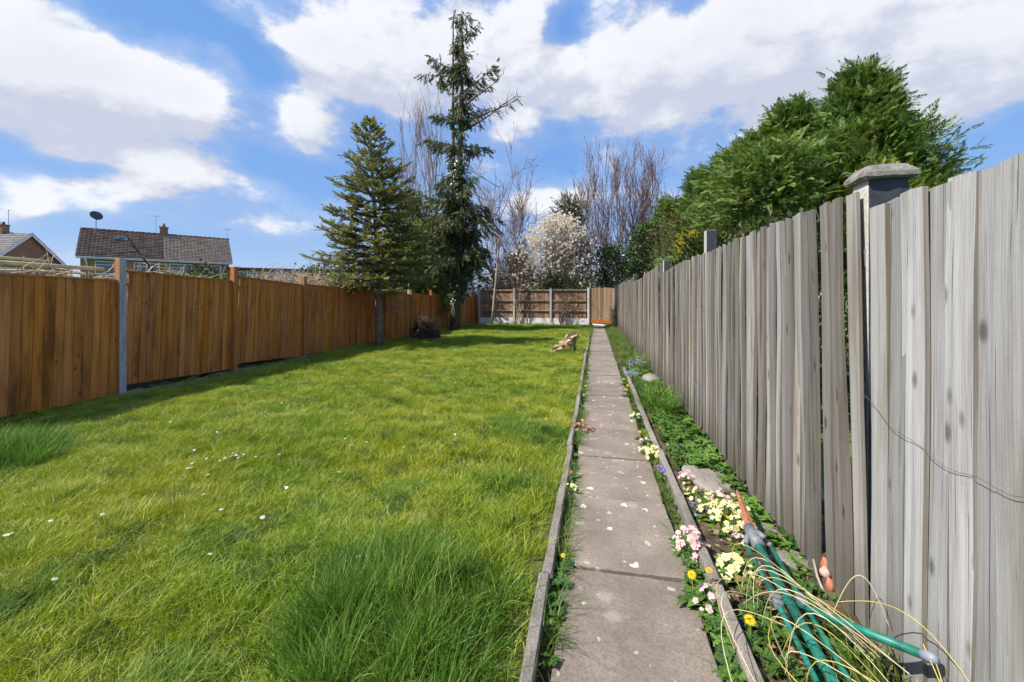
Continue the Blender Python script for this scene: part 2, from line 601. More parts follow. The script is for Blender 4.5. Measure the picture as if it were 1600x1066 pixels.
PALECON = mat_concrete('pale_concrete', (0.72, 0.71, 0.69), (0.84, 0.83, 0.81), bmp=0.3)
CAPCON = mat_concrete('mossy_cap_concrete', (0.22, 0.20, 0.17), (0.46, 0.44, 0.40), moss=(0.10, 0.09, 0.07), scale=5.0, bmp=0.8)
SLATE = mat_plain('dark_slate_face', (0.045, 0.05, 0.062), 0.6, 0.25, 30, bmp=0.4)
STONE = mat_concrete('flat_stone', (0.22, 0.195, 0.165), (0.34, 0.31, 0.27), moss=(0.15, 0.13, 0.07), bmp=0.9)
SOIL = mat_plain('soil', (0.085, 0.062, 0.042), 0.95, 0.5, 18, bmp=1.0, spec=0.1)
THATCH = mat_plain('lawn_thatch', (0.085, 0.095, 0.028), 0.95, 0.4, 9, bmp=0.6, spec=0.1)
FIELD = mat_plain('rough_ground', (0.09, 0.12, 0.035), 0.95, 0.4, 0.6, spec=0.1)
BARK = mat_concrete('bark', (0.16, 0.135, 0.11), (0.30, 0.26, 0.22), scale=3.0, bmp=1.0)
DARKBARK = mat_concrete('dark_bark', (0.075, 0.06, 0.048), (0.15, 0.125, 0.10), scale=3.0, bmp=1.0)
PALEBARK = mat_concrete('pale_bark', (0.33, 0.28, 0.23), (0.50, 0.45, 0.38), scale=3.0, bmp=0.6)
TWIG = mat_plain('bare_twig', (0.20, 0.145, 0.125), 0.8, 0.3, 3)
PURPLETWIG = mat_plain('purple_twig', (0.19, 0.118, 0.100), 0.8, 0.3, 3)
STRAW = mat_plain('dry_stem', (0.50, 0.41, 0.29), 0.8, 0.35, 6)
BRUSH = mat_plain('rotted_brushwood', (0.05, 0.036, 0.028), 0.95, 0.5, 14, spec=0.15)
DRIFT = mat_wood('gnarled_wood', (0.62, 0.47, 0.29), (0.34, 0.21, 0.12), (0.10, 0.065, 0.045), knots=True, var=0.05, bmp=1.0)


# ------------------------------------------------------------------ ground
def grid_sheet(name, x0, x1, y0, y1, nx, ny, zf, mat, parent=None):
    xs = np.linspace(x0, x1, nx); ys = np.linspace(y0, y1, ny)
    X, Y = np.meshgrid(xs, ys)
    Z = zf(X, Y)
    v = np.stack([X, Y, Z], -1).reshape(-1, 3)
    i = np.arange(nx * ny).reshape(ny, nx)
    f = np.stack([i[:-1, :-1], i[:-1, 1:], i[1:, 1:], i[1:, :-1]], -1).reshape(-1, 4)
    return np_obj(name, v, f, mat, parent, True)


def vgz(Y):
    return -0.0045 * np.clip(Y, -4, 30)


def lawn_z(X, Y):
    return vgz(Y) + 0.018 * np.sin(1.7 * X + 0.6 * Y) + 0.012 * np.sin(2.9 * Y - 1.1 * X) + 0.008 * np.sin(6.1 * X + 1.3) * np.sin(5.2 * Y)


tag(grid_sheet('ground', -400, 400, -200, 600, 41, 41, lambda X, Y: -0.32 + 0 * X, FIELD), kind='structure')
tag(grid_sheet('lawn', -6.9, -0.245, -2.5, 23.2, 90, 260, lambda X, Y: lawn_z(X, Y) - 0.012, THATCH), kind='structure')
tag(grid_sheet('flower_bed', 0.585, 1.35, -2.5, 23.2, 14, 260, lambda X, Y: vgz(Y) - 0.015 + 0.02 * np.sin(7 * X + 3 * Y) * np.sin(4.1 * Y) + 0.05 * np.clip((X - 0.6) / 0.5, 0, 1), SOIL), kind='structure')
tag(grid_sheet('soil_bank', -9.2, -6.80, -3.0, 24.4, 14, 80, lambda X, Y: vgz(Y) + 0.34 - 0.26 * np.clip((-7.6 - X) / 1.4, 0, 1) + 0.04 * np.sin(5 * X + 3 * Y) * np.sin(2.3 * Y), SOIL), kind='structure')  # added behind the panel fence to keep the gap under the boards dark
path = grid_sheet('path', -0.26, 0.60, -2.5, 23.2, 4, 60, lambda X, Y: vgz(Y) - 0.045, SOIL)
tag(path, kind='structure')

# slabs of the path
joints = [-1.75, -0.95, -0.15, 0.62, 1.39, 2.16, 2.93, 3.71, 4.52, 5.32, 6.07, 6.82, 7.75, 8.65, 9.6]
while joints[-1] < 22.3: joints.append(joints[-1] + R.uniform(0.78, 0.95))
def slab_mesh(L):
    mb = MB()
    nx, ny = 5, 6
    W = 0.605
    top = []
    for j in range(ny + 1):
        for i in range(nx + 1):
            x = -W / 2 + W * i / nx; y = L * j / ny
            if i in (0, nx): x += R.uniform(-0.006, 0.006)
            if j in (0, ny): y += R.uniform(-0.004, 0.004)
            if i in (0, nx) and j in (0, ny): x *= 0.985
            top.append((x, y, R.uniform(-0.0015, 0.0015)))
    n = len(top)
    fs = []
    for j in range(ny):
        for i in range(nx):
            a = j * (nx + 1) + i
            fs.append((a, a + 1, a + nx + 2, a + nx + 1))
    ring = list(range(nx + 1)) + [nx + j * (nx + 1) for j in range(1, ny + 1)]
    ring += [ny * (nx + 1) + i for i in range(nx - 1, -1, -1)] + [j * (nx + 1) for j in range(ny - 1, 0, -1)]
    vs_ = list(top)
    for r_ in ring:
        p = top[r_]; vs_.append((p[0], p[1], -0.05))
    m = len(ring)
    for k in range(m):
        fs.append((ring[k], n + k, n + (k + 1) % m, ring[(k + 1) % m]))
    mb.add(vs_, fs)
    return mb.mesh('slab', SLAB)
for a, b_ in zip(joints[:-1], joints[1:]):
    o = bpy.data.objects.new('slab', slab_mesh(b_ - a - 0.012))
    o.location = (0.153 + R.uniform(-0.008, 0.008), a, gz(a) + R.uniform(-0.006, 0.006))
    o.rotation_euler = (math.atan(-0.0045) + R.uniform(-0.006, 0.006), R.uniform(-0.01, 0.01), R.uniform(-0.012, 0.012))
    bevel(o, 0.004, 1)
    link(o, path)

# kerb edging, one strip each side, in lengths of concrete edging
def kerb(name, label, x, y0, y1, skip=()):
    e = empty(name, (x, 0, 0))
    tag(e, label, 'kerb')
    y = y0
    while y < y1:
        L = R.uniform(0.86, 0.94)
        if not any(s0 < y < s1 for s0, s1 in skip):
            mb = MB()
            n = 9
            prof = [(-0.026, -0.11), (-0.026, 0.0), (-0.018, 0.012), (0.018, 0.012), (0.026, 0.0), (0.026, -0.11)]
            vs_ = []
            for i in range(n + 1):
                for px, pz in prof:
                    vs_.append((px + R.uniform(-0.002, 0.002), L * i / n, pz + R.uniform(-0.004, 0.003)))
            k = len(prof)
            fs = [(i * k + j, (i + 1) * k + j, (i + 1) * k + j + 1, i * k + j + 1) for i in range(n) for j in range(k - 1)]
            fs += [tuple(range(k)), tuple(n * k + j for j in range(k - 1, -1, -1))]
            mb.add(vs_, fs)
            o = mb.obj('edging_stone', KERB, e)
            o.location = (R.uniform(-0.008, 0.008), y, gz(y) + 0.035 + R.uniform(-0.012, 0.012))
            o.rotation_euler = (R.uniform(-0.012, 0.012), R.uniform(-0.10, 0.10), R.uniform(-0.014, 0.014))
        y += L + 0.012
kerb('lawn_kerb', 'narrow concrete edging strip between the lawn and the path', -0.225, -1.6, 15.5, ((3.0, 3.5),))
kerb('bed_kerb', 'narrow concrete edging strip between the path and the flower bed', 0.555, -1.5, 8.2)


# ------------------------------------------------------------------ right fence: old weathered boards
def board_mesh(name, w, h, t0, t1, mat, bend=0.006, segs=6, wave=0.003, ragged=0.008):
    """featheredge board: thick edge (t1) at -w/2, thin edge (t0) at +w/2; face towards -x; width along y"""
    vs_, fs = [], []
    bx_ = [R.uniform(-bend, bend) for _ in range(3)]
    top = [R.uniform(-ragged, ragged) for _ in range(2)]
    for i in range(segs + 1):
        u = i / segs
        z = h * u
        dx = bx_[0] * math.sin(u * 3.1) + bx_[1] * math.sin(u * 6.2)
        dy = bx_[2] * math.sin(u * 3.1) * 0.8
        e0 = R.uniform(-wave, wave); e1 = R.uniform(-wave, wave)
        zz0 = z + (top[0] if i == segs else 0); zz1 = z + (top[1] if i == segs else 0)
        mid = R.uniform(-0.0015, 0.0015)
        vs_ += [(dx - t1, -w / 2 + dy + e0, zz0), (dx - (t0 + t1) / 2 + mid, dy, (zz0 + zz1) / 2 + (R.uniform(-.003, .004) if i == segs else 0)), (dx - t0, w / 2 + dy + e1, zz1), (dx, w / 2 + dy + e1, zz1), (dx, -w / 2 + dy + e0, zz0)]
    k = 5
    for i in range(segs):
        for j in range(k):
            fs.append((i * k + j, (i + 1) * k + j, (i + 1) * k + (j + 1) % k, i * k + (j + 1) % k))
    fs += [tuple(range(k)), tuple(segs * k + j for j in range(k - 1, -1, -1))]
    mb = MB(); mb.add(vs_, fs)
    if isinstance(mat, list):        # sawn edges, back and ends are a darker brown than the face
        for q in range(len(fs)):
            mb.m[q] = 1 if (q >= segs * k or q % k in (2, 3, 4)) else 0
    me = mb.mesh(name, mat)
    return me


FX = 1.075          # face of the right fence
old_variants = [board_mesh('board', R.uniform(0.104, 0.124), 1.0, R.uniform(0.004, 0.008), R.uniform(0.012, 0.021), [OLDWOOD, OLDEDGE], bend=0.006, ragged=0.003) for _ in range(28)]
older_variants = [board_mesh('board', R.uniform(0.080, 0.098), 1.0, R.uniform(0.004, 0.008), R.uniform(0.012, 0.022), [OLDDARK, OLDEDGE], bend=0.007, ragged=0.008) for _ in range(28)]
rf = empty('old_board_fence', (FX, 0, 0))
tag(rf, 'long weathered grey close-board fence running beside the flower bed', 'fence')
post_y = [-0.85, 2.03, 4.55, 7.2, 9.9, 12.6, 15.3, 18.0, 20.6]
bays = [(-0.8, 1.92, 1.765, 1.725), (1.99, 4.50, 1.815, 1.815), (4.6, 7.15, 1.83, 1.76), (7.25, 9.85, 1.93, 1.85), (9.95, 12.55, 1.82, 1.80), (12.65, 15.25, 1.95, 1.88), (15.35, 17.95, 1.98, 1.92), (18.05, 20.55, 1.95, 1.92), (20.7, 22.7, 1.93, 1.93)]
bi = 0
for bidx, (y0, y1, h0, h1) in enumerate(bays):
    y = y0 + 0.05
    lean = 0.0
    while y < y1:
        u = (y - y0) / (y1 - y0)
        zt = h0 + (h1 - h0) * u + (R.uniform(-0.008, 0.008) if bidx else R.uniform(-0.003, 0.003))
        zb = gz(y) + 0.02 + R.uniform(-0.02, 0.02)
        o = bpy.data.objects.new('board', (older_variants if bidx else old_variants)[bi % len(old_variants)])
        bi += R.randint(1, 5)
        # boards of the second bay have slipped: their feet lean away along the fence
        lean = 0.35 * lean + R.gauss(0, 0.006)
        ln = lean
        if bidx == 1 and u < 0.42:
            ln += -0.050 * (1 - u / 0.42) + R.gauss(0, 0.012)
        o.location = (R.uniform(-0.011, 0.009) if bidx else R.uniform(-0.005, 0.005), y - ln * -0.0 - ln * zt * 0.0, zb)
        o.scale = (1, R.uniform(0.93, 1.05), zt - zb)
        # rotate about x: top stays in line, foot moves
        o.rotation_euler = (ln, R.uniform(-0.006, 0.006), R.uniform(-0.03, 0.06))
        o.location.y = y + math.sin(ln) * (zt - zb)
        link(o, rf)
        y += R.uniform(0.064, 0.079) if bidx else R.uniform(0.084, 0.094)
    for zr in (0.35, 1.0, 1.55):
        mb = MB(); mb.box((0.055, (y0 + y1) / 2, zr + gz((y0 + y1) / 2)), (0.06, y1 - y0, 0.075))
        mb.obj('rail', OLDWOOD, rf)
for i, py in enumerate(post_y):
    if py == 2.03: continue
    mb = MB()
    top = [1.9, 0, 2.02, 1.98, 1.95, 2.05, 2.03, 2.02, 2.0][i] + (0.03 if i == 2 else 0)
    x0, x1 = 0.025, 0.125
    vs_ = [(x, y_, z) for z in (-0.4, top - 0.01, top) for x, y_ in ((x0, py - 0.05), (x1, py - 0.05), (x1, py + 0.05), (x0, py + 0.05))]
    fs = []
    for l in range(2):
        for j in range(4):
            fs.append((l * 4 + j, l * 4 + (j + 1) % 4, l * 4 + 4 + (j + 1) % 4, l * 4 + 4 + j))
    fs.append((8, 9, 10, 11))
    mb.add(vs_, fs)
    # the -y side of each post gets a dark slate colour
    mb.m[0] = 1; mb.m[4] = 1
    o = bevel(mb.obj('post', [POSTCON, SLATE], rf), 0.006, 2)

# gate-pier style post with weathered cap
pier = empty('capped_pier', (FX + 0.105, 2.03, 0))
tag(pier, 'square dark-fronted concrete pier with weathered cap rising above the grey fence', 'pier')
mb = MB()
vs_ = [(x, y_, z) for z in (-0.3, 1.865) for x, y_ in ((-0.073, -0.055), (0.073, -0.055), (0.073, 0.055), (-0.073, 0.055))]
mb.add(vs_, [(0, 1, 5, 4), (1, 2, 6, 5), (2, 3, 7, 6), (3, 0, 4, 7), (4, 5, 6, 7)])
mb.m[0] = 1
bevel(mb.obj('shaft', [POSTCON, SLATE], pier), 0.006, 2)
mb = MB()
n = 8
rings = [(0.088, 1.857, 0.070), (0.097, 1.867, 0.079), (0.095, 1.883, 0.077), (0.066, 1.918, 0.048), (0.035, 1.926, 0.022)]
vs_ = []
for rx, z, ry in rings:
    for j in range(16):
        a = j / 16 * 4
        s_, f_ = int(a), a - int(a)
        c4 = [(-1, -1), (1, -1), (1, 1), (-1, 1)]
        px_ = c4[s_][0] + (c4[(s_ + 1) % 4][0] - c4[s_][0]) * f_
        py_ = c4[s_][1] + (c4[(s_ + 1) % 4][1] - c4[s_][1]) * f_
        vs_.append((px_ * rx + R.uniform(-.003, .003), py_ * ry + R.uniform(-.003, .003), z + R.uniform(-.003, .003)))
fs = [(l * 16 + j, l * 16 + (j + 1) % 16, l * 16 + 16 + (j + 1) % 16, l * 16 + 16 + j) for l in range(4) for j in range(16)]
fs += [tuple(range(15, -1, -1)), tuple(64 + j for j in range(16))]
mb.add(vs_, fs)
mb.obj('cap', CAPCON, pier)

# slack wire hanging on the fence
mb = MB()
pts = []
for i in range(40):
    u = i / 39
    y = 1.9 - 0.80 * u
    pts.append((FX - 0.024 - 0.006 * math.sin(u * 9), y, 0.98 - 0.10 * math.sin(u * 3.1) - 0.05 * u + 0.008 * math.sin(u * 23)))
mb.tube(pts, 0.0009, 5)
tag(mb.obj('wire', mat_plain('rusty_wire', (0.12, 0.09, 0.075), 0.7, 0.3, 40)), 'thin slack wire hanging across the grey fence boards', 'wire')


# ------------------------------------------------------------------ left fence: new orange-brown panels
LX = -6.75
lf = empty('panel_fence', (LX, 0, 0))
tag(lf, 'new orange-brown timber panel fence along the far side of the lawn', 'fence')
new_variants = []
for _ in range(16):
    me = board_mesh('board', R.uniform(0.112, 0.12), 1.0, 0.006, R.uniform(0.010, 0.013), NEWWOOD, bend=0.0015, wave=0.0006, ragged=0.001)
    # face the other way (towards +x)
    for v in me.vertices:
        v.co.x = -v.co.x
    me.flip_normals()
    new_variants.append(me)
ly = [-2.93 + 1.93 * i for i in range(15)]
tops = {0: (1.70, 1.66), 1: (1.69, 1.65), 2: (1.66, 1.64), 3: (1.655, 1.605), 4: (1.75, 1.67), 5: (1.76, 1.655), 6: (1.68, 1.59), 7: (1.655, 1.56), 8: (1.56, 1.47), 9: (1.53, 1.45), 10: (1.56, 1.46), 11: (1.45, 1.42), 12: (1.44, 1.40), 13: (1.50, 1.46)}
BH = [1.67] * 14
for i in range(14):
    y0, y1 = ly[i] + 0.05, ly[i + 1] - 0.05
    t0, t1 = tops[i]
    tilt = math.atan2(t1 - t0, y1 - y0)
    M = Matrix.Rotation(tilt, 3, 'X')
    L = y1 - y0
    mb = MB()
    mb.box(Vector((0.0, y0 + L / 2, (t0 + t1) / 2 + 0.012)), (0.045, L, 0.022), M)
    for dz in (0.18, 0.85, 1.5):
        mb.box(Vector((-0.022, y0 + L / 2, (t0 + t1) / 2 - dz)), (0.036, L - 0.01, 0.05), M)
    pan = mb.obj('panel_frame', POSTWOOD, lf)
    nb = 18
    for k in range(nb):
        u = (k + 0.5) / nb
        o = bpy.data.objects.new('board', new_variants[R.randrange(16)])
        zt = t0 + (t1 - t0) * u
        o.location = (0.0, y0 + L * u, zt - 1.655 + R.uniform(-0.003, 0.003))
        o.scale = (1, 1.0, 1.655)
        o.rotation_euler = (tilt, 0, 0.045)
        link(o, pan)
for i in range(15):
    y = ly[i]
    top = (tops[min(i, 13)][0] + (tops[i - 1][1] if i else 1.7)) / 2 + [0.2, 0.2, 0.2, 0.2, 0.26, 0.24, 0.2, 0.2, 0.17, 0.22, 0.17, 0.1, 0.12, 0.12, 0.1][i]
    mb = MB()
    mb.box((0.02, y, (top - 0.4) / 2), (0.095, 0.092, top + 0.4))
    grey = (i == 4)
    # the front post has bleached grey on its garden face
    if grey:
        mb.m[3] = 1
        o = mb.obj('post', [POSTWOOD, GREYPOST], lf)
        tag(o, 'post with bleached grey front face')
    else:
        o = mb.obj('post', POSTWOOD, lf)
    bevel(o, 0.004, 1)

# ------------------------------------------------------------------ back fence and gate
BY = 22.75
bgz = gz(BY)
bf = empty('back_fence', (0, BY, bgz))
tag(bf, 'brown boarded back fence with concrete posts and white gravel boards', 'fence')
bvar = []
for _ in range(10):
    me = board_mesh('board', R.uniform(0.098, 0.112), 1.0, 0.006, 0.014, BACKWOOD, bend=0.004, ragged=0.012)
    for v in me.vertices:       # face towards -y, width along x
        v.co = Vector((-v.co.y, v.co.x, v.co.z))
    bvar.append(me)
posts_x = [-6.45, -4.42, -2.38, -0.36]
for k in range(3):
    x0, x1 = posts_x[k] + 0.06, posts_x[k + 1] - 0.06
    x = x0 + 0.04
    while x < x1 - 0.02:
        o = bpy.data.objects.new('board', bvar[R.randrange(10)])
        o.location = (x, 0.03, 0.33)
        o.scale = (1, 1, 1.58 + R.uniform(-0.015, 0.02))
        o.rotation_euler = (0, R.gauss(0, 0.006), 0)
        link(o, bf)
        x += 0.092
    for zr in (0.76, 1.30, 1.88):
        mb = MB()
        mb.box(((x0 + x1) / 2, -0.02, zr), (x1 - x0, 0.05, 0.07), Matrix.Rotation(R.uniform(-.006, .006), 3, 'Y'))
        mb.obj('rail', BACKRAIL, bf)
    mb = MB(); mb.box(((x0 + x1) / 2, 0.0, 0.17), (x1 - x0 + 0.02, 0.05, 0.34))
    mb.obj('gravel_board', PALECON, bf)
for x in posts_x:
    mb = MB(); mb.box((x, -0.02, 0.80), (0.11, 0.13, 2.4))
    bevel(mb.obj('post', PALECON if x > -1 else POSTCON, bf), 0.008, 2)

gate = empty('garden_gate', (0.33, BY, bgz))
tag(gate, 'narrow brown boarded garden gate at the end of the path', 'gate')
x = -0.52
gv = []
for _ in range(4):
    me = board_mesh('board', 0.105, 1.0, 0.010, 0.014, GATEWOOD, bend=0.002, ragged=0.01)
    for v in me.vertices:
        v.co = Vector((-v.co.y, v.co.x, v.co.z))
    gv.append(me)
while x < 0.56:
    o = bpy.data.objects.new('board', gv[R.randrange(4)])
    o.location = (x, 0.0, 0.12)
    o.scale = (1, 1, 1.86 + R.uniform(-0.02, 0.02))
    link(o, gate)
    x += 0.098
mb = MB(); mb.box((0.0, -0.03, 0.17), (1.1, 0.03, 0.17))
tag(mb.obj('kick_board', ORANGEWOOD, gate), 'orange board across the foot of the gate')
mb = MB(); mb.box((-0.60, 0.0, 1.0), (0.06, 0.08, 2.35))
mb.obj('hanging_post', GATEWOOD, gate)
mb = MB(); mb.box((0.64, 0.0, 0.9), (0.09, 0.09, 2.1))
mb.obj('latch_post', OLDWOOD, gate)


# ------------------------------------------------------------------ houses beyond the left fence
BRICK = mat_brick('brown_brick', (0.36, 0.175, 0.095), (0.25, 0.115, 0.065), (0.30, 0.26, 0.21))
BRICK2 = mat_brick('orange_brick', (0.42, 0.20, 0.10), (0.31, 0.14, 0.07), (0.32, 0.27, 0.22))
TILE_A = mat_plain('dark_roof_tile', (0.145, 0.088, 0.066), 0.75, 0.45, 1.6, bmp=0.2)
TILE_B = mat_plain('tan_roof_tile', (0.30, 0.205, 0.150), 0.75, 0.25, 1.6, bmp=0.2)
TILE_C = mat_plain('grey_roof_tile', (0.20, 0.185, 0.175), 0.75, 0.25, 2.0, bmp=0.2)
WHITEP = mat_plain('white_frame_paint', (0.78, 0.79, 0.80), 0.45, 0.05, 3)
PANE, _nt, _b, _o = new_mat('window_glass')
_b.inputs['Base Color'].default_value = (0.07, 0.09, 0.11, 1)
_b.inputs['Roughness'].default_value = 0.06
_b.inputs['Specular IOR Level'].default_value = 0.8
DARKMET = mat_plain('dark_metal', (0.07, 0.072, 0.078), 0.5, 0.2, 10, metal=0.3)
GREYMET = mat_plain('grey_metal', (0.32, 0.33, 0.35), 0.45, 0.15, 10, metal=0.5)


def tiled_plane(name, mat, parent, x0, x1, ridge, eave, courses, pitch=0.30):
    """tiled roof slope from a ridge line to an eave line: stepped courses, rolled across; ridge/eave = (y, z)"""
    (yr, zr), (ye, ze) = ridge, eave
    nx = int((x1 - x0) / pitch * 4)
    xs = np.linspace(x0, x1, nx + 1)
    d = np.array([0, ye - yr, ze - zr]); L = np.linalg.norm(d); d = d / L
    nrm = np.array([0, -d[2], d[1]]); nrm = nrm if nrm[2] > 0 else -nrm
    roll = 0.022 * np.abs(np.sin(np.pi * (xs - x0) / pitch)) ** 0.7
    vs_, fs = [], []
    for c in range(courses):
        for u, lift in ((c / courses, 0.004), ((c + 1) / courses + 0.003, 0.040)):
            base = np.array([0, yr, zr]) + d * L * u
            for x, r_ in zip(xs, roll):
                p = base + nrm * (lift + r_)
                vs_.append((x, p[1], p[2]))
        # butt of the course
        base = np.array([0, yr, zr]) + d * L * ((c + 1) / courses + 0.003)
        for x in xs:
            p = base + nrm * 0.0
            vs_.append((x, p[1], p[2]))
        o = c * 3 * (nx + 1)
        for r_ in range(2):
            for i in range(nx):
                a = o + r_ * (nx + 1) + i
                fs.append((a, a + 1, a + nx + 2, a + nx + 1))
    return np_obj(name, np.array(vs_), np.array(fs), mat, parent)


def window(parent, x, z, w, h, y, bars=2, top=0.3):
    """window set in the wall that faces -y"""
    mb = MB()
    t = 0.07
    mb.box((x, y - 0.02, z + h / 2 - t / 2), (w, 0.08, t)); mb.box((x, y - 0.02, z - h / 2 + t / 2), (w, 0.08, t))
    for sx in (-1, 1): mb.box((x + sx * (w / 2 - t / 2), y - 0.02, z), (t, 0.078, h - 2 * t))
    for i in range(1, bars):
        mb.box((x - w / 2 + w * i / bars, y - 0.018, z), (0.06, 0.07, h - 2 * t))
    if top: mb.box((x, y - 0.016, z + h / 2 - h * top), (w - 2 * t, 0.066, 0.05))
    f = mb.obj('window', WHITEP, parent)
    mb = MB(); mb.box((x, y - 0.004, z), (w - 0.04, 0.03, h - 0.04)); mb.obj('pane', PANE, f)
    mb = MB(); mb.box((x, y - 0.06, z - h / 2 - 0.03), (w + 0.15, 0.14, 0.05)); mb.obj('sill', WHITEP, f)
    return f


def aerial(parent, x, y, z0, z1, arms=5):
    mb = MB(); mb.tube([(x, y, z0), (x, y, z1)], 0.022, 6)
    mb.tube([(x - 0.5, y, z1 - 0.05), (x + 0.4, y, z1 - 0.05)], 0.014, 5)
    for i in range(arms):
        xx = x - 0.45 + 0.8 * i / (arms - 1)
        mb.tube([(xx, y - 0.22, z1 - 0.05), (xx, y + 0.22, z1 - 0.05)], 0.009, 4)
    return mb.obj('aerial', GREYMET, parent)


h1 = empty('tiled_house', (-50.2, 32.3, -0.32), math.atan2(0.79, 0.62))
tag(h1, 'brick semi-detached house with wide brown tiled roof half dark half tan', 'house')
D1 = 3.3
ZE, ZR = 5.65, 8.6
mb = MB()
mb.box((6, 0, ZE / 2), (11.7, 2 * D1 - 0.5, ZE))
g = [(0.15, -D1 + 0.25, ZE), (0.15, D1 - 0.25, ZE), (0.15, 0, ZR - 0.25), (11.85, -D1 + 0.25, ZE), (11.85, D1 - 0.25, ZE), (11.85, 0, ZR - 0.25)]
mb.add(g, [(0, 1, 2), (3, 5, 4)])
mb.obj('wall', BRICK2, h1)
ra = tiled_plane('roof', TILE_A, h1, -0.15, 6.2, (0, ZR), (-D1 - 0.2, ZE - 0.05), 17)
tag(ra, 'dark brown half of the tiled roof')
rb = tiled_plane('roof', TILE_B, h1, 6.2, 12.15, (0, ZR), (-D1 - 0.2, ZE - 0.05), 17)
tag(rb, 'tan half of the tiled roof')
tiled_plane('roof', TILE_A, h1, -0.15, 12.15, (0, ZR - 0.002), (D1 + 0.2, ZE - 0.05), 17)
mb = MB()
for i in range(28):
    x = -0.12 + i * 0.44
    mb.tube([(x, 0, ZR + 0.0), (x + 0.43, 0, ZR + 0.0)], 0.11, 8)
mb.obj('ridge_tiles', TILE_A, ra, True)
mb = MB()
mb.box((6, -D1 - 0.12, ZE - 0.16), (12.2, 0.05, 0.2))
mb.tube([(-0.1, -D1 - 0.21, ZE - 0.12), (12.1, -D1 - 0.21, ZE - 0.12)], 0.06, 8)
mb.obj('gutter', WHITEP, h1)
mb = MB()
mb.tube([(0.5, -D1 - 0.2, ZE - 0.15), (0.55, -D1 - 0.1, ZE - 0.45), (0.6, -D1 + 0.15, ZE - 0.75), (0.6, -D1 + 0.17, 0.2)], 0.055, 8)
mb.obj('downpipe', WHITEP, h1, True)
for x, w_, b_ in ((2.0, 1.7, 1), (4.9, 2.0, 2), (7.6, 1.9, 2), (10.2, 1.8, 2)):
    window(h1, x, ZE - 1.05, w_, 1.25, -D1 + 0.22, b_)
ch = MB(); ch.box((6.25, 0.1, ZR + 0.2), (0.7, 0.55, 1.1)); ch.box((6.25, 0.1, ZR + 0.75), (0.8, 0.65, 0.12))
cho = ch.obj('chimney', BRICK, h1)
mb = MB(); mb.tube([(6.25, 0.1, ZR + 0.8), (6.25, 0.1, ZR + 1.2)], [0.15, 0.12], 10)
mb.obj('chimney_pot', mat_plain('terracotta', (0.42, 0.18, 0.10), 0.8, 0.2, 6), cho, True)
aerial(h1, 5.6, 0.2, ZR - 0.1, ZR + 2.0)
aerial(h1, 12.0, 0.0, ZR - 0.4, ZR + 1.2)
rw = MB(); rw.box((2.95, -1.05, ZR - 0.83), (0.9, 0.65, 0.06), Matrix.Rotation(math.atan2(ZR - ZE, D1 + .2), 3, 'X'))
rw.obj('roof_window', PANE, h1)
mb = MB()
mb.tube([(1.0, -0.3, ZR - 0.35), (1.0, -0.3, ZR + 1.1)], 0.035, 8)
dish = mb.obj('dish_pole', GREYMET, h1)
mb = MB()
nn = 18
vs_ = [(0, 0, 0)]
for k in range(1, 4):
    for j in range(nn):
        a = 2 * math.pi * j / nn
        r_ = 0.52 * k / 3
        vs_.append((r_ * math.cos(a), 0.36 * r_ * r_ - 0.0, r_ * 0.92 * math.sin(a)))
fs = [(0, 1 + j, 1 + (j + 1) % nn) for j in range(nn)]
for k in range(2):
    for j in range(nn):
        fs.append((1 + k * nn + j, 1 + (k + 1) * nn + j, 1 + (k + 1) * nn + (j + 1) % nn, 1 + k * nn + (j + 1) % nn))
Md = Matrix.Translation((1.0, -0.42, ZR + 1.3)) @ Euler((0.35, 0, math.radians(205))).to_matrix().to_4x4()
mb.add([Md @ Vector(v) for v in vs_], fs)
mb.tube([Md @ Vector((0, 0, -0.45)), Md @ Vector((0.15, 0.75, -0.15))], 0.02, 6)
mb.box(Md @ Vector((0.15, 0.78, -0.13)), (0.1, 0.16, 0.08))
mb.obj('satellite_dish', DARKMET, dish, True)

h2 = empty('gabled_house', (-57.2, 32.3, -0.32), math.atan2(0.3, 0.95))
tag(h2, 'brown brick house showing its gable end with white bargeboards', 'house')
Z2E, Z2R = 4.9, 8.35
mb = MB()
mb.box((-5, 0, Z2E / 2), (10, 8.2, Z2E))
mb.add([(0, -4.1, Z2E), (0, 4.1, Z2E), (0, 0, Z2R - 0.1)], [(0, 1, 2)])
mb.obj('wall', BRICK, h2)
for sgn in (-1, 1):
    r_ = tiled_plane('roof', TILE_C, h2, -10, 0.28, (0, Z2R), (sgn * 4.45, Z2E - 0.25), 18)
    mb = MB()
    L = math.hypot(4.5, Z2R - Z2E + 0.25)
    an = math.atan2(Z2R - Z2E + 0.25, 4.45)
    mb.box((0.24, sgn * 2.23, (Z2R + Z2E - 0.25) / 2 - 0.16), (0.05, L, 0.26), Matrix.Rotation(-sgn * an, 3, 'X'))
    mb.obj('bargeboard', WHITEP, r_)
mb = MB(); mb.box((-2.6, 0, Z2R + 0.25), (0.9, 0.7, 1.0)); mb.box((-2.6, 0, Z2R + 0.78), (1.0, 0.8, 0.1))
cho = mb.obj('chimney', BRICK, h2)
for dx in (-0.22, 0.22):
    mb = MB(); mb.tube([(-2.6 + dx, 0, Z2R + 0.8), (-2.6 + dx, 0, Z2R + 1.1)], [0.13, 0.11], 10)
    mb.obj('chimney_pot', DARKMET, cho, True)
aerial(h2, -3.4, 0.3, Z2R - 0.1, Z2R + 2.6)
aerial(h2, -2.2, 0.3, Z2R - 0.1, Z2R + 2.4)
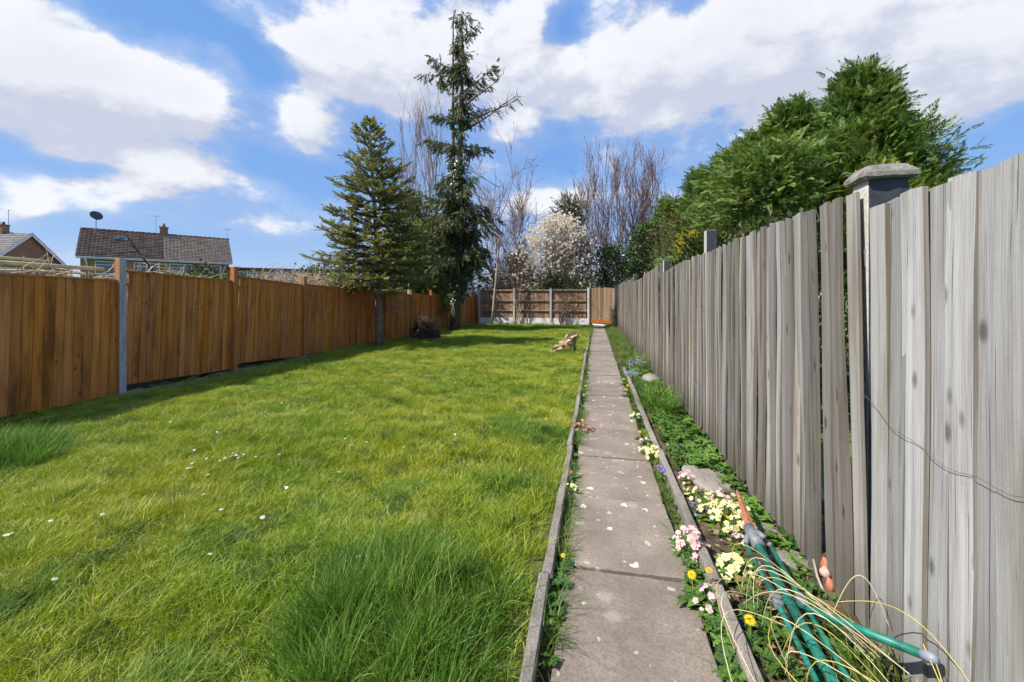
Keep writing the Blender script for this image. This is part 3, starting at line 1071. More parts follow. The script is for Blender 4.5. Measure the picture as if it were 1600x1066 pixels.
# window in the gable wall, facing the ridge's end (+x)
f = MB()
for yy in (-1.0, 1.0): f.box((0.02, yy - 2.0, 3.9), (0.08, 0.08, 1.4))
for zz in (3.2, 4.6): f.box((0.02, -2.0, zz), (0.08, 2.08, 0.08))
f.box((0.02, -2.0, 4.25), (0.07, 1.96, 0.05)); f.box((0.02, -2.0, 3.72), (0.07, 0.05, 0.98))
fo = f.obj('window', WHITEP, h2)
p_ = MB(); p_.box((0.0, -2.0, 3.9), (0.03, 1.95, 1.36)); p_.obj('pane', PANE, fo)

h3 = empty('flat_roofed_house', (-36.5, 42.5, -0.32), math.radians(38))
tag(h3, 'low brick building with a dark flat roof and white window frames', 'building')
mb = MB(); mb.box((0, 0, 2.35), (9, 5, 4.7)); mb.obj('wall', BRICK2, h3)
mb = MB(); mb.box((0, 0, 4.83), (9.5, 5.5, 0.22)); mb.obj('roof', DARKMET, h3)
for x in (-2.8, 0.2, 3.0):
    window(h3, x, 3.95, 1.9, 1.1, -2.5, 2, 0)


# ------------------------------------------------------------------ grass (instanced tufts)
def tuft_mesh(name, n, rad, h, hv, w, bend, mat, segs=2, rng=R):
    vs_, fs = [], []
    for _ in range(n):
        a = rng.uniform(0, 6.283); r = rad * math.sqrt(rng.random())
        bx_, by_ = r * math.cos(a), r * math.sin(a)
        hh = h * (1 + rng.uniform(-hv, hv))
        la = a + rng.uniform(-1.4, 1.4)
        b_ = bend * rng.uniform(0.2, 1.3) * hh
        wd = w * rng.uniform(0.7, 1.3)
        fa = rng.uniform(0, 6.283)
        sx, sy = math.cos(fa) * wd / 2, math.sin(fa) * wd / 2
        o = len(vs_)
        for i in range(segs + 1):
            u = i / segs
            off = b_ * u ** 1.8
            z = hh * (u - 0.22 * bend * u * u)
            k = (1 - u ** 1.6) * 0.95 + 0.05
            cx, cy = bx_ + off * math.cos(la), by_ + off * math.sin(la)
            vs_ += [(cx - sx * k, cy - sy * k, z), (cx + sx * k, cy + sy * k, z)]
        for i in range(segs):
            fs.append((o + 2 * i, o + 2 * i + 1, o + 2 * i + 3, o + 2 * i + 2))
    return np_mesh(name, np.array(vs_), np.array(fs), mat, True)


def tuft_collection(name, meshes):
    c = bpy.data.collections.new(name)
    for i, me in enumerate(meshes):
        c.objects.link(bpy.data.objects.new('%s_%02d' % (name, i), me))
    return c


def scatter(name, pts, coll, nvar, scale, label=None, cat=None, tilt=0.15, parent=None):
    n = len(pts)
    me = bpy.data.meshes.new(name)
    me.vertices.add(n)
    me.vertices.foreach_set('co', np.asarray(pts, np.float32).ravel())
    rot = np.stack([NR.normal(0, tilt, n), NR.normal(0, tilt, n), NR.uniform(0, 6.283, n)], 1)
    sc = np.asarray(scale, float)
    if sc.ndim == 1: sc = np.stack([sc, sc, sc], 1)
    for nm, arr, typ, key in (('rot', rot, 'FLOAT_VECTOR', 'vector'), ('scl', sc, 'FLOAT_VECTOR', 'vector'), ('vid', NR.integers(0, nvar, n), 'INT', 'value')):
        at = me.attributes.new(nm, typ, 'POINT')
        at.data.foreach_set(key, np.asarray(arr, np.int32 if typ == 'INT' else np.float32).ravel())
    o = link(bpy.data.objects.new(name, me), parent)
    gt = bpy.data.node_groups.new(name + '_nodes', 'GeometryNodeTree')
    gt.interface.new_socket('Geometry', in_out='INPUT', socket_type='NodeSocketGeometry')
    gt.interface.new_socket('Geometry', in_out='OUTPUT', socket_type='NodeSocketGeometry')
    gi = gt.nodes.new('NodeGroupInput'); go = gt.nodes.new('NodeGroupOutput')
    ip = gt.nodes.new('GeometryNodeInstanceOnPoints')
    ci = gt.nodes.new('GeometryNodeCollectionInfo')
    ci.inputs['Collection'].default_value = coll
    ci.inputs['Separate Children'].default_value = True
    ci.inputs['Reset Children'].default_value = True
    gt.links.new(gi.outputs[0], ip.inputs['Points'])
    gt.links.new(ci.outputs[0], ip.inputs['Instance'])
    ip.inputs['Pick Instance'].default_value = True
    for nm, typ, sock in (('rot', 'FLOAT_VECTOR', 'Rotation'), ('scl', 'FLOAT_VECTOR', 'Scale'), ('vid', 'INT', 'Instance Index')):
        na = gt.nodes.new('GeometryNodeInputNamedAttribute')
        na.data_type = typ
        na.inputs['Name'].default_value = nm
        gt.links.new(na.outputs['Attribute'], ip.inputs[sock])
    gt.links.new(ip.outputs[0], go.inputs[0])
    m = o.modifiers.new('scatter', 'NODES')
    m.node_group = gt
    tag(o, label, cat, kind='stuff')
    return o


GRASS = mat_grass('lawn_grass', [(0.060, 0.135, 0.010), (0.205, 0.315, 0.014), (0.365, 0.40, 0.024), (0.66, 0.58, 0.22)])
LUSH = mat_grass('long_grass', [(0.036, 0.105, 0.020), (0.085, 0.200, 0.022), (0.140, 0.265, 0.030), (0.30, 0.37, 0.09)])
short_c = tuft_collection('short_tuft', [tuft_mesh('short_tuft', 150, 0.12, 0.060, 0.6, 0.0050, 1.1, GRASS) for _ in range(10)])
long_c = tuft_collection('long_tuft', [tuft_mesh('long_tuft', 22, 0.04, 0.17, 0.4, 0.0052, 0.75, LUSH, 4) for _ in range(8)])


def rnd_pts(x0, x1, y0, y1, dens):
    n = int((x1 - x0) * (y1 - y0) * dens)
    return NR.uniform(x0, x1, n), NR.uniform(y0, y1, n)


clumps = [  # patches of longer darker grass in the lawn: x, y, radius, height factor
    (-0.84, 1.68, 0.44, 1.6), (-0.75, 1.30, 0.38, 1.25), (-4.85, 2.6, 0.36, 1.25), (-5.25, 2.85, 0.4, 1.1), (-0.62, 4.1, 0.38, 0.55), (-0.95, 4.35, 0.3, 0.45),
    (-1.35, 2.75, 0.22, 0.45), (-1.7, 2.45, 0.2, 0.4), (-0.7, 3.0, 0.2, 0.4), (-2.6, 1.35, 0.3, 0.5), (-1.55, 1.2, 0.25, 0.5), (-1.9, 3.9, 0.25, 0.4), (-2.9, 5.4, 0.35, 0.4),
    (-0.5, 6.2, 0.3, 0.45), (-3.6, 4.0, 0.3, 0.35), (-2.2, 1.95, 0.25, 0.35), (-0.55, 8.5, 0.35, 0.4), (-1.0, 12.6, 0.6, 0.7), (-2.5, 13.0, 0.7, 0.5)]
PX, PY, PS = [], [], []
for y0, y1, dens, sc in ((0.3, 3.2, 176, 0.9), (3.2, 6.0, 112, 1.0), (6.0, 11.0, 60, 1.15), (11.0, 21.6, 36, 1.35), (-2.4, 0.3, 40, 1.2)):
    x, y = rnd_pts(-6.65, -0.33, y0, y1, dens)
    PX.append(x); PY.append(y); PS.append(np.full(len(x), sc))
X, Y, S = np.concatenate(PX), np.concatenate(PY), np.concatenate(PS)
lowf = np.sin(2.3 * X + 1.1 * np.sin(1.7 * Y)) * np.sin(1.9 * Y + 0.8 * np.sin(2.1 * X)) + 0.6 * np.sin(7.1 * X + 2 * Y) * np.sin(6.3 * Y - X)
thin = NR.random(len(X)) < 0.93
edge = (X < -6.35) & (NR.random(len(X)) < 0.55)
keep = thin & ~edge
X, Y, S, lowf = X[keep], Y[keep], S[keep], lowf[keep]
hs = 1.0 + 0.28 * lowf + NR.normal(0, 0.12, len(X))
hs = np.clip(hs, 0.45, 1.9)
scl = np.stack([S, S, S * hs], 1)
scatter('lawn_grass', np.stack([X, Y, lawn_z(X, Y) - 0.012], 1), short_c, 10, scl, 'short sunlit yellow-green grass covering the lawn', 'grass', 0.07)

lx, lyy, ls, lh = [], [], [], []
for cx, cy, r, hf in clumps:
    n = int(420 * r * r * 3.14)
    a = NR.uniform(0, 6.283, n); q = r * np.sqrt(NR.random(n))
    q = q * (1 + 0.25 * np.sin(3 * a + cx * 7))
    lx.append(cx + 1.15 * q * np.cos(a)); lyy.append(cy + q * np.sin(a))
    hh = hf * (1.05 - 0.6 * (q / r) ** 2) * NR.uniform(0.7, 1.2, n)
    ls.append(np.full(n, 0.95)); lh.append(np.clip(hh, 0.15, 2))
# ranker grass along the shaded foot of the fence and at the top of the lawn
x, y = rnd_pts(-6.35, -5.4, 3.0, 21, 40); lx.append(x); lyy.append(y); ls.append(np.full(len(x), 1.0)); lh.append(NR.uniform(0.2, 0.5, len(x)))
x, y = rnd_pts(-5.6, -0.3, 11.5, 21.9, 55); lx.append(x); lyy.append(y); ls.append(np.full(len(x), 1.2)); lh.append(NR.uniform(0.3, 0.75, len(x)) * np.clip((y - 9) / 10, 0.3, 1.0))
x, y = rnd_pts(-5.6, -0.3, 0.4, 11.5, 12); lx.append(x); lyy.append(y); ls.append(np.full(len(x), 0.9)); lh.append(NR.uniform(0.2, 0.42, len(x)))
X, Y, S, Hh = map(np.concatenate, (lx, lyy, ls, lh))
ok = (X > -6.6) & (X < -0.26)
X, Y, S, Hh = X[ok], Y[ok], S[ok], Hh[ok]
wid = S * np.clip(0.55 + 0.5 * Hh, 0.6, 1.1)
scatter('long_grass', np.stack([X, Y, lawn_z(X, Y) - 0.012], 1), long_c, 8, np.stack([wid, wid, Hh], 1), 'longer dark green grass growing in clumps on the lawn', 'grass', 0.2)

# tufts along the path edges
vx, vy, vh = [], [], []
for y0, y1, dens in ((0.4, 8.0, 170), (8.0, 22.0, 70)):
    n = int((y1 - y0) * dens * 0.55)
    y = NR.uniform(y0, y1, n)
    m = (np.sin(3.1 * y) + np.sin(7.7 * y + 1) * 0.7 + NR.normal(0, .5, n)) > -0.25
    y = y[m]
    vx.append(NR.uniform(-0.195, -0.15, len(y))); vy.append(y); vh.append(NR.uniform(0.3, 0.72, len(y)))
n = 900
y = NR.uniform(8.3, 22.4, n)      # rough grass over the far bed
vx.append(NR.uniform(0.50, 1.04, n)); vy.append(y); vh.append(NR.uniform(0.5, 1.15, n))
n = 260
y = NR.uniform(0.9, 8.3, n)
vx.append(NR.uniform(0.465, 0.53, n)); vy.append(y); vh.append(NR.uniform(0.18, 0.45, n))
n = 420
y = NR.uniform(0.6, 8.3, n)
m = NR.random(n) < np.where(y < 2.0, 0.9, np.where(y > 3.6, 0.75, 0.22))
y = y[m]
vx.append(NR.uniform(0.62, 1.03, len(y))); vy.append(y); vh.append(NR.uniform(0.3, 0.85, len(y)))
n = 700
y = NR.uniform(15.5, 22.3, n)
vx.append(NR.uniform(-0.6, -0.1, n)); vy.append(y); vh.append(NR.uniform(0.4, 0.9, n))
X, Y, Hh = map(np.concatenate, (vx, vy, vh))
VERGE = mat_grass('verge_grass', [(0.045, 0.115, 0.022), (0.085, 0.175, 0.028), (0.15, 0.21, 0.04), (0.30, 0.28, 0.11)])
verge_c = tuft_collection('verge_tuft', [tuft_mesh('verge_tuft', 16, 0.025, 0.15, 0.45, 0.0055, 1.1, VERGE, 4) for _ in range(8)])
wid = np.clip(0.6 + 0.4 * Hh, 0.6, 1.1)
scatter('verge_grass', np.stack([X, Y, vgz(Y) - 0.03 + np.where(X > 0.55, 0.02, 0.0)], 1), verge_c, 8, np.stack([wid, wid, Hh], 1), 'ragged grass tufts growing along the path edges and the flower bed', 'grass', 0.3)


# ------------------------------------------------------------------ leaf templates
def tmpl(quads):
    v, f = [], []
    for q in quads:
        f.append(tuple(range(len(v), len(v) + 4))); v += q
    return np.array(v, float), np.array(f)


def diamond(p, a, L, w, dz=0.0, roll=0.0):
    """a narrow diamond from p in the xy plane at angle a from +y"""
    sx, sy = math.sin(a), math.cos(a)
    px_, py_ = math.cos(a), -math.sin(a)
    x, y, z = p
    h = w / 2
    return [(x, y, z), (x + sx * L * .5 - px_ * h, y + sy * L * .5 - py_ * h, z + dz * .4 - roll * h), (x + sx * L, y + sy * L, z + dz), (x + sx * L * .5 + px_ * h, y + sy * L * .5 + py_ * h, z + dz * .4 + roll * h)]


T_LEAF = tmpl([diamond((0, 0, 0), 0, 1, 0.6, -0.12)])
sp = []
for i in range(6):
    y = 0.08 + i * 0.15
    for s_ in (-1, 1):
        sp.append(diamond((0, y, -0.18 * y * y), s_ * (0.75 - 0.06 * i), 0.46 * (1 - 0.11 * i), 0.095, -0.05 - 0.02 * i, 0.4 * s_))
sp.append(diamond((0, 0.80, -0.12), 0, 0.35, 0.11, -0.08))
T_SPRAY = tmpl(sp)                     # feathery cypress spray
nt_ = []
for i in range(5):
    y = 0.05 + i * 0.18
    for s_ in (-1, 1):
        nt_.append(diamond((0, y, 0), s_ * 0.7, 0.36, 0.13, 0.10, 0.5 * s_))
nt_.append(diamond((0, 0.55, 0.0), 0, 0.5, 0.16, 0.10)); nt_.append(diamond((0, 0.1, 0.02), 0.1, 0.6, 0.16, 0.22))
T_NEEDLE = tmpl(nt_)
dr = []
for i in range(7):
    y = i * 0.14
    for s_ in (-1, 1):
        dr.append(diamond((0, y, 0), s_ * 0.42, 0.34, 0.09, -0.03, 0.5 * s_))
T_DROOP = tmpl(dr)
bl = []
for i in range(6):
    a = i * math.pi / 3
    c_, s_ = math.cos(a), math.sin(a)
    bl.append([(0, 0, 0), (0.30 * c_ - 0.22 * s_, 0.30 * s_ + 0.22 * c_, 0.42), (0.55 * c_, 0.55 * s_, 0.85), (0.30 * c_ + 0.22 * s_, 0.30 * s_ - 0.22 * c_, 0.42)])
T_BLOOM = tmpl(bl)

LEY = mat_leaf('cypress_foliage', (0.050, 0.110, 0.028), (0.18, 0.275, 0.070), (0.21, 0.26, 0.065), 0.25, nscale=1.1)
FIR = mat_leaf('fir_foliage', (0.12, 0.13, 0.045), (0.42, 0.385, 0.14), (0.15, 0.18, 0.09), 0.25, nscale=1.3)
DARKCON = mat_leaf('dark_conifer_foliage', (0.035, 0.060, 0.024), (0.12, 0.145, 0.05), (0.14, 0.12, 0.05), 0.15, nscale=1.0)
IVY = mat_leaf('ivy_leaves', (0.020, 0.050, 0.014), (0.075, 0.125, 0.03), (0.035, 0.06, 0.02), 0.1, rough=0.35, spec=0.5)
BRIGHT = mat_leaf('bright_conifer_foliage', (0.07, 0.115, 0.02), (0.16, 0.20, 0.04), (0.05, 0.10, 0.02), 0.25)
OLIVE = mat_leaf('olive_foliage', (0.085, 0.095, 0.028), (0.20, 0.19, 0.065), (0.09, 0.11, 0.035), 0.2)
HEDGE = mat_leaf('hedge_leaves', (0.025, 0.055, 0.015), (0.075, 0.12, 0.03), (0.05, 0.07, 0.02), 0.15)
YELLOW = mat_leaf('golden_foliage', (0.28, 0.26, 0.03), (0.50, 0.42, 0.05), None, 0.3)
MAGN = mat_leaf('magnolia_petals', (0.72, 0.58, 0.64), (0.90, 0.87, 0.89), None, 0.35)
MLEAF = mat_leaf('fresh_leaves', (0.09, 0.17, 0.03), (0.20, 0.30, 0.05), None, 0.35)
RUSSET = mat_leaf('russet_leaves', (0.12, 0.055, 0.035), (0.22, 0.12, 0.07), (0.10, 0.09, 0.04), 0.2)


def polyline(p, d, L, n, droop=0.0, wander=0.06, lift_end=0.0):
    p = np.array(p, float); d = norm(np.array(d, float))
    pts = [p.copy()]
    for i in range(n):
        u = (i + 1) / n
        d = norm(d + np.array([NR.normal(0, wander), NR.normal(0, wander), NR.normal(0, wander * .6) - droop + lift_end * u]))
        p = p + d * L / n
        pts.append(p.copy())
    return np.array(pts)


def segs_of(pts, r0, r1):
    n = len(pts) - 1
    rr = np.linspace(r0, r1, n + 1)
    return [np.concatenate([pts[i], pts[i + 1], [rr[i], rr[i + 1]]]) for i in range(n)]


def along(pts, us):
    us = np.asarray(us) * (len(pts) - 1)
    i = np.minimum(us.astype(int), len(pts) - 2)
    f = (us - i)[:, None]
    return pts[i] * (1 - f) + pts[i + 1] * f, norm(pts[i + 1] - pts[i])


def root_obj(name, base, label, cat, group=None):
    e = empty(name, base)
    return tag(e, label, cat, group)


def trunk_obj(name, pts, radii, mat, parent, k=9):
    mb = MB()
    mb.tube(pts, radii, k)
    return mb.obj(name, mat, parent, True)


def cypress(base, h, rmax, label, group, nbr=110, per=36, z0=0.4, size=0.42, seed=0, mat=None, lean=(0, 0), sil=0.0, wind=(0.0, 0.0)):
    e = root_obj('cypress_tree', base, label, 'tree', group)
    pts = [(lean[0] * u + 0.08 * math.sin(3 * u + seed), lean[1] * u, h * 0.93 * u) for u in np.linspace(0, 1, 9)]
    trunk_obj('trunk', pts, [0.14 * (1 - 0.85 * u) for u in np.linspace(0, 1, 9)], PALEBARK, e)
    P, Dd, Sz, sg = [], [], [], []
    for b in range(nbr):
        t = (b + NR.random()) / nbr
        z = z0 + (h * 0.97 - z0) * t
        tt = z / h
        prof = rmax * min(1.0, (1.0 - tt) * 2.4 + 0.16) * (0.75 + 0.25 * math.sin(5 * tt + seed))
        az = b * 2.399 + NR.normal(0, 0.25)
        L = prof * NR.uniform(0.7, 1.15)
        up = NR.uniform(0.35, 0.8) + 0.7 * max(0, tt - 0.6)
        d = np.array([math.cos(az) + wind[0], math.sin(az) + wind[1], up])
        pl = polyline((lean[0] * tt, lean[1] * tt, z - 0.25 * L), d, L * 1.15, 6, 0.02, 0.08)
        sg += segs_of(pl, 0.022, 0.006)
        us = NR.uniform(0.30, 1.0, per) ** 0.75
        q, dd = along(pl, us)
        q = q + NR.normal(0, 0.13 + 0.05 * L, q.shape) * np.array([1, 1, 0.8])
        out = dd + NR.normal(0, 0.45, dd.shape) + np.array([0, 0, 0.25])
        P.append(q); Dd.append(out); Sz.append(size * NR.uniform(0.55, 1.15, per))
    P, Dd, Sz = np.concatenate(P), np.concatenate(Dd), np.concatenate(Sz)
    up = NR.normal(0, 0.6, P.shape) + np.array([0, 0, 1.0])
    v, f = place(*T_SPRAY, P, Dd, up, Sz, 0.015)
    np_obj('crown', v, f, mat or LEY, e)
    v, f = twigs(sg)
    np_obj('branches', v, f, BARK, e)
    return e


# row of cypresses beyond the right fence
cy = [(5.7, 10.4, 6.25, 1.75, 'tallest dense green cypress with wind-blown tips behind the capped pier', 1.9, 230, 85, 0.27),
      (5.1, 12.2, 6.3, 1.7, 'dense green cypress showing reddish bare trunks above the grey fence', 2.6, 200, 66, 0.28),
      (4.95, 14.0, 6.3, 1.6, 'dense green cypress next beyond the one with bare reddish trunks', 1.2, 150, 56, 0.31),
      (4.75, 16.0, 6.5, 1.7, 'dense green cypress in the middle of the hedge row', 0.8, 150, 50, 0.33),
      (4.3, 18.4, 6.6, 1.7, 'dense green cypress beside the brown scrub behind the grey fence', 0.8, 140, 44, 0.36),
      (3.7, 21.3, 6.1, 1.6, 'lower green cypress behind the brown scrub and ivy bush', 0.8, 120, 36, 0.38),
      (3.3, 24.6, 5.5, 1.5, 'lowest green cypress at the far end of the hedge row', 0.8, 110, 32, 0.40)]
for i, (x, y, h, r, lab, z0, nb, per, sz) in enumerate(cy):
    cypress((x, y, -0.32), h + 0.32, r, lab, 'cypresses in a row behind the old fence', nb, per, z0, sz, i * 1.7, wind=(0.25, 0.1) if i == 0 else (0, 0))
# thin bare trunks in the gap under the cypresses
for (x, y, hh) in ((3.3, 8.9, 3.75), (3.5, 9.1, 3.9), (3.06, 9.2, 3.6)):
    e = root_obj('dead_tree', (x, y, -0.32), 'thin reddish bare trunk standing below tufted green foliage behind the grey fence', 'tree trunk', 'bare trunks under the cypresses')
    pl = polyline((0, 0, 0), (0.02, 0.03, 1), hh + .3, 8, 0, 0.03)
    trunk_obj('trunk', [tuple(p) for p in pl], [0.06 - 0.004 * k for k in range(9)], mat_plain('red_bark', (0.34, 0.21, 0.14), 0.8, 0.3, 9, bmp=.5) if 'red_bark' not in MATS else MATS['red_bark'], e)
    sg = []
    for k in range(26):
        q, _ = along(pl, [NR.uniform(0.35, 1.0)])
        az = NR.uniform(0, 6.28)
        sg += segs_of(polyline(q[0], (math.cos(az), math.sin(az), 0.9), NR.uniform(0.2, 0.6), 4, 0.03, 0.25), 0.008, 0.003)
    v, f = twigs(sg); tag(np_obj('branches', v, f, TWIG, e), kind='stuff')
    n = 520
    P = np.stack([NR.normal(0, 0.32, n), NR.normal(0, 0.32, n), NR.uniform(hh - 0.35, hh + 0.75, n)], 1)
    v, f = place(*T_SPRAY, P, P * np.array([1.5, 1.5, 0.1]) + NR.normal(0, 0.4, P.shape), NR.normal(0, .6, P.shape) + np.array([0, 0, 1.0]), NR.uniform(0.16, 0.32, n), 0.015)
    np_obj('foliage', v, f, LEY, e)


def shrub(name, label, base, rx, ry, h, mat, nclump=40, per=60, leaf=0.09, cat='shrub', group=None, tem=T_LEAF, spread=0.22, stem=BARK, z0=0.0, up=0.4, bare=0):
    e = root_obj(name, base, label, cat, group)
    P, Dd, sg = [], [], []
    for c in range(nclump):
        a = NR.uniform(0, 6.283); q = math.sqrt(NR.random())
        zz = z0 + (h - z0) * NR.random() ** 0.8
        k = math.sqrt(max(0.05, 1 - ((zz - h * 0.35) / (h * 0.68)) ** 2))
        cpt = np.array([rx * q * k * math.cos(a), ry * q * k * math.sin(a), zz])
        n = per
        p = cpt + NR.normal(0, spread, (n, 3))
        P.append(p)
        Dd.append(norm(p - cpt) + norm(np.array([[cpt[0], cpt[1], 0.2]])) * 0.6 + np.array([0, 0, up]))
        s0 = np.array([cpt[0] * 0.25, cpt[1] * 0.25, 0.0])
        pl = polyline(s0, cpt - s0, np.linalg.norm(cpt - s0), 4, 0, 0.08)
        sg += segs_of(pl, 0.022, 0.006)
        for _ in range(bare):
            q_, _d = along(pl, [NR.uniform(0.4, 1)])
            sg += segs_of(polyline(q_[0], NR.normal(0, 1, 3) + np.array([0, 0, 0.8]), NR.uniform(0.3, 0.9), 4, 0, 0.2), 0.008, 0.003)
    P = np.concatenate(P); Dd = np.concatenate(Dd)
    P[:, 2] = np.maximum(P[:, 2], 0.02)
    v, f = place(*tem, P, Dd, NR.normal(0, 1, P.shape) + np.array([0, 0, 1.0]), leaf * NR.uniform(0.6, 1.3, len(P)))
    np_obj('foliage', v, f, mat, e)
    v, f = twigs(sg); np_obj('stems', v, f, stem, e)
    return e


GZ = -0.32
shrub('evergreen_shrub', 'dark green small-leaved shrub showing just above the grey fence tops', (2.75, 8.2, GZ), 0.8, 0.9, 2.65, HEDGE, 60, 90, 0.09, group=None)
shrub('evergreen_shrub', 'rounded dark shrub above the fence beside the golden conifer tip', (2.5, 10.2, GZ), 0.75, 1.1, 2.85, HEDGE, 70, 90, 0.10)
shrub('evergreen_shrub', 'dark glossy shrub behind the fence below the reddish trunks', (2.9, 6.4, GZ), 0.7, 0.8, 2.45, HEDGE, 60, 80, 0.09)
shrub('golden_conifer', 'narrow golden conifer tip between dark shrubs behind the grey fence', (2.45, 12.0, GZ), 0.22, 0.22, 3.35, YELLOW, 26, 40, 0.16, 'shrub', tem=T_SPRAY, spread=0.09)
shrub('golden_conifer', 'golden yellow conifer spray above the capped pier', (4.05, 6.9, GZ), 0.10, 0.10, 3.62, YELLOW, 30, 34, 0.10, 'shrub', tem=T_SPRAY, spread=0.09)
shrub('scrub', 'brown twiggy scrub with ivy beside the cypress row', (3.0, 17.6, GZ), 1.1, 1.3, 4.9, RUSSET, 60, 26, 0.10, bare=5, stem=TWIG)
shrub('scrub', 'bare brown brush under the cypresses above the fence', (3.6, 13.6, GZ), 0.9, 1.5, 3.6, OLIVE, 60, 26, 0.10, bare=5, stem=TWIG)
shrub('ivy_shrub', 'dark ivy thicket around the foot of the bare multi-stemmed tree', (1.3, 25.6, GZ), 2.2, 0.9, 4.6, IVY, 150, 90, 0.13, bare=3, stem=TWIG)
shrub('ivy_shrub', 'dark ivy-covered bush between the gate and the brown scrub', (2.9, 21.8, GZ), 1.5, 1.4, 5.2, IVY, 150, 80, 0.13, bare=3, stem=TWIG)
shrub('yew_tree', 'dark yew rising behind the magnolia blossom', (-1.7, 29.5, GZ), 1.5, 1.3, 8.2, DARKCON, 120, 50, 0.30, 'tree', tem=T_SPRAY, spread=0.35)


# ------------------------------------------------------------------ bare trees
def grow(p, d, L, r, lev, maxlev, sg, ends, spread=0.5, up=0.15, kids=(3, 5), shrink=0.62, wander=0.07, n=6):
    pl = polyline(p, d, L, n, -up * 0.15, wander)
    sg += segs_of(pl, r, r * 0.55)
    if lev == maxlev:
        ends.append(pl[-1]); return
    for _ in range(NR.integers(kids[0], kids[1] + 1)):
        u = NR.uniform(0.3, 1.0)
        q, dd = along(pl, [u])
        nd_ = dd[0] + NR.normal(0, spread, 3) + np.array([0, 0, up])
        grow(q[0], nd_, L * shrink * NR.uniform(0.7, 1.2), r * 0.55, lev + 1, maxlev, sg, ends, spread, up, kids, shrink, wander, max(3, n - 1))


def bare_tree(name, label, base, stems, r0, mat, twigmat, maxlev=3, spread=0.35, up=0.4, kids=(3, 5), shrink=0.55, group=None, rmin=0.004):
    e = root_obj(name, base, label, 'tree', group)
    big, sg, ends = MB(), [], []
    for (d, L) in stems:
        pl = polyline((NR.normal(0, .08), NR.normal(0, .08), 0), d, L, 8, 0, 0.04)
        big.tube([tuple(p) for p in pl], list(np.linspace(r0, r0 * 0.25, 9)), 7)
        for k in range(9):
            q, dd = along(pl, [0.3 + 0.7 * (k + NR.random()) / 9])
            grow(q[0], dd[0] + NR.normal(0, spread, 3) + np.array([0, 0, up]), L * 0.33 * NR.uniform(.7, 1.2), r0 * 0.35, 1, maxlev, sg, ends, spread, up, kids, shrink)
    big.obj('trunk', mat, e, True)
    a = np.array(sg); a[:, 6:] = np.maximum(a[:, 6:], rmin)
    v, f = twigs(a)
    tag(np_obj('branches', v, f, twigmat, e), kind='stuff')
    return e, np.concatenate([np.array(ends), a[NR.random(len(a)) < 0.5][:, 3:6]])


bare_tree('bare_tree', 'tall multi-stemmed leafless tree with upright purple-brown twigs behind the gate', (1.5, 27.9, GZ),
          [((k * 0.085 + NR.normal(0, .03), NR.normal(0, .1), 1), 8.3 - 0.055 * k * k) for k in range(-6, 7)], 0.055, PURPLETWIG, PURPLETWIG, 3, 0.36, 0.5, (4, 6), 0.6, rmin=0.009)
bare_tree('birch_tree', 'slender pale-stemmed birch with fine drooping bare twigs in the back corner', (-5.55, 21.9, gz(22)),
          [((0.05, 0, 1), 7.4)], 0.07, PALEBARK, PURPLETWIG, 4, 0.55, 0.2, (3, 5), 0.62, rmin=0.006)
bare_tree('bare_tree', 'tall thin leafless stems rising between the two conifers', (-10.2, 23.0, GZ),
          [((0.0, 0, 1), 10.0), ((0.07, 0.05, 1), 10.4), ((-0.07, 0, 1), 9.6), ((0.13, 0, 1), 9.2), ((-0.15, 0.1, 1), 8.6)], 0.06, PALEBARK, TWIG, 3, 0.24, 0.6, (3, 5), 0.55, rmin=0.007)
bare_tree('bare_tree', 'rounded leafless tree crown of fine brown twigs behind the birch', (-6.4, 29.5, GZ),
          [((0.1, 0, 1), 7.0), ((-0.2, 0, 1), 6.8), ((0.3, 0, 1), 6.4)], 0.08, TWIG, PURPLETWIG, 3, 0.5, 0.3, (6, 8), 0.6, rmin=0.008)
bare_tree('sapling', 'thin bare saplings with upright shoots beyond the panel fence', (-13.2, 20.6, GZ),
          [((0.0, 0, 1), 4.6), ((0.1, 0, 1), 4.9), ((-0.12, 0, 1), 4.2)], 0.03, TWIG, TWIG, 2, 0.25, 0.7, (2, 3), 0.5, rmin=0.005)
bare_tree('sapling', 'spindly bare shrub leaning toward the fir beyond the panel fence', (-9.6, 14.6, GZ),
          [((0.15, 0, 1), 3.9), ((-0.1, 0, 1), 3.6), ((0.3, 0, 1), 3.6)], 0.025, TWIG, TWIG, 2, 0.35, 0.5, (2, 3), 0.5, rmin=0.004)

# magnolia
mg = shrub('magnolia_tree', 'broad rounded magnolia covered in white and pale pink blossom behind the back fence', (-2.35, 25.0, GZ), 2.7, 1.5, 6.5, MAGN, 210, 13, 0.14, 'tree', tem=T_BLOOM, spread=0.25, stem=TWIG, z0=1.7, up=0.8, bare=5)
for c_ in mg.children:
    if c_.name.startswith('foliage'):
        c_.name = 'blossom'; tag(c_, 'white and pale pink blossoms', kind='stuff')

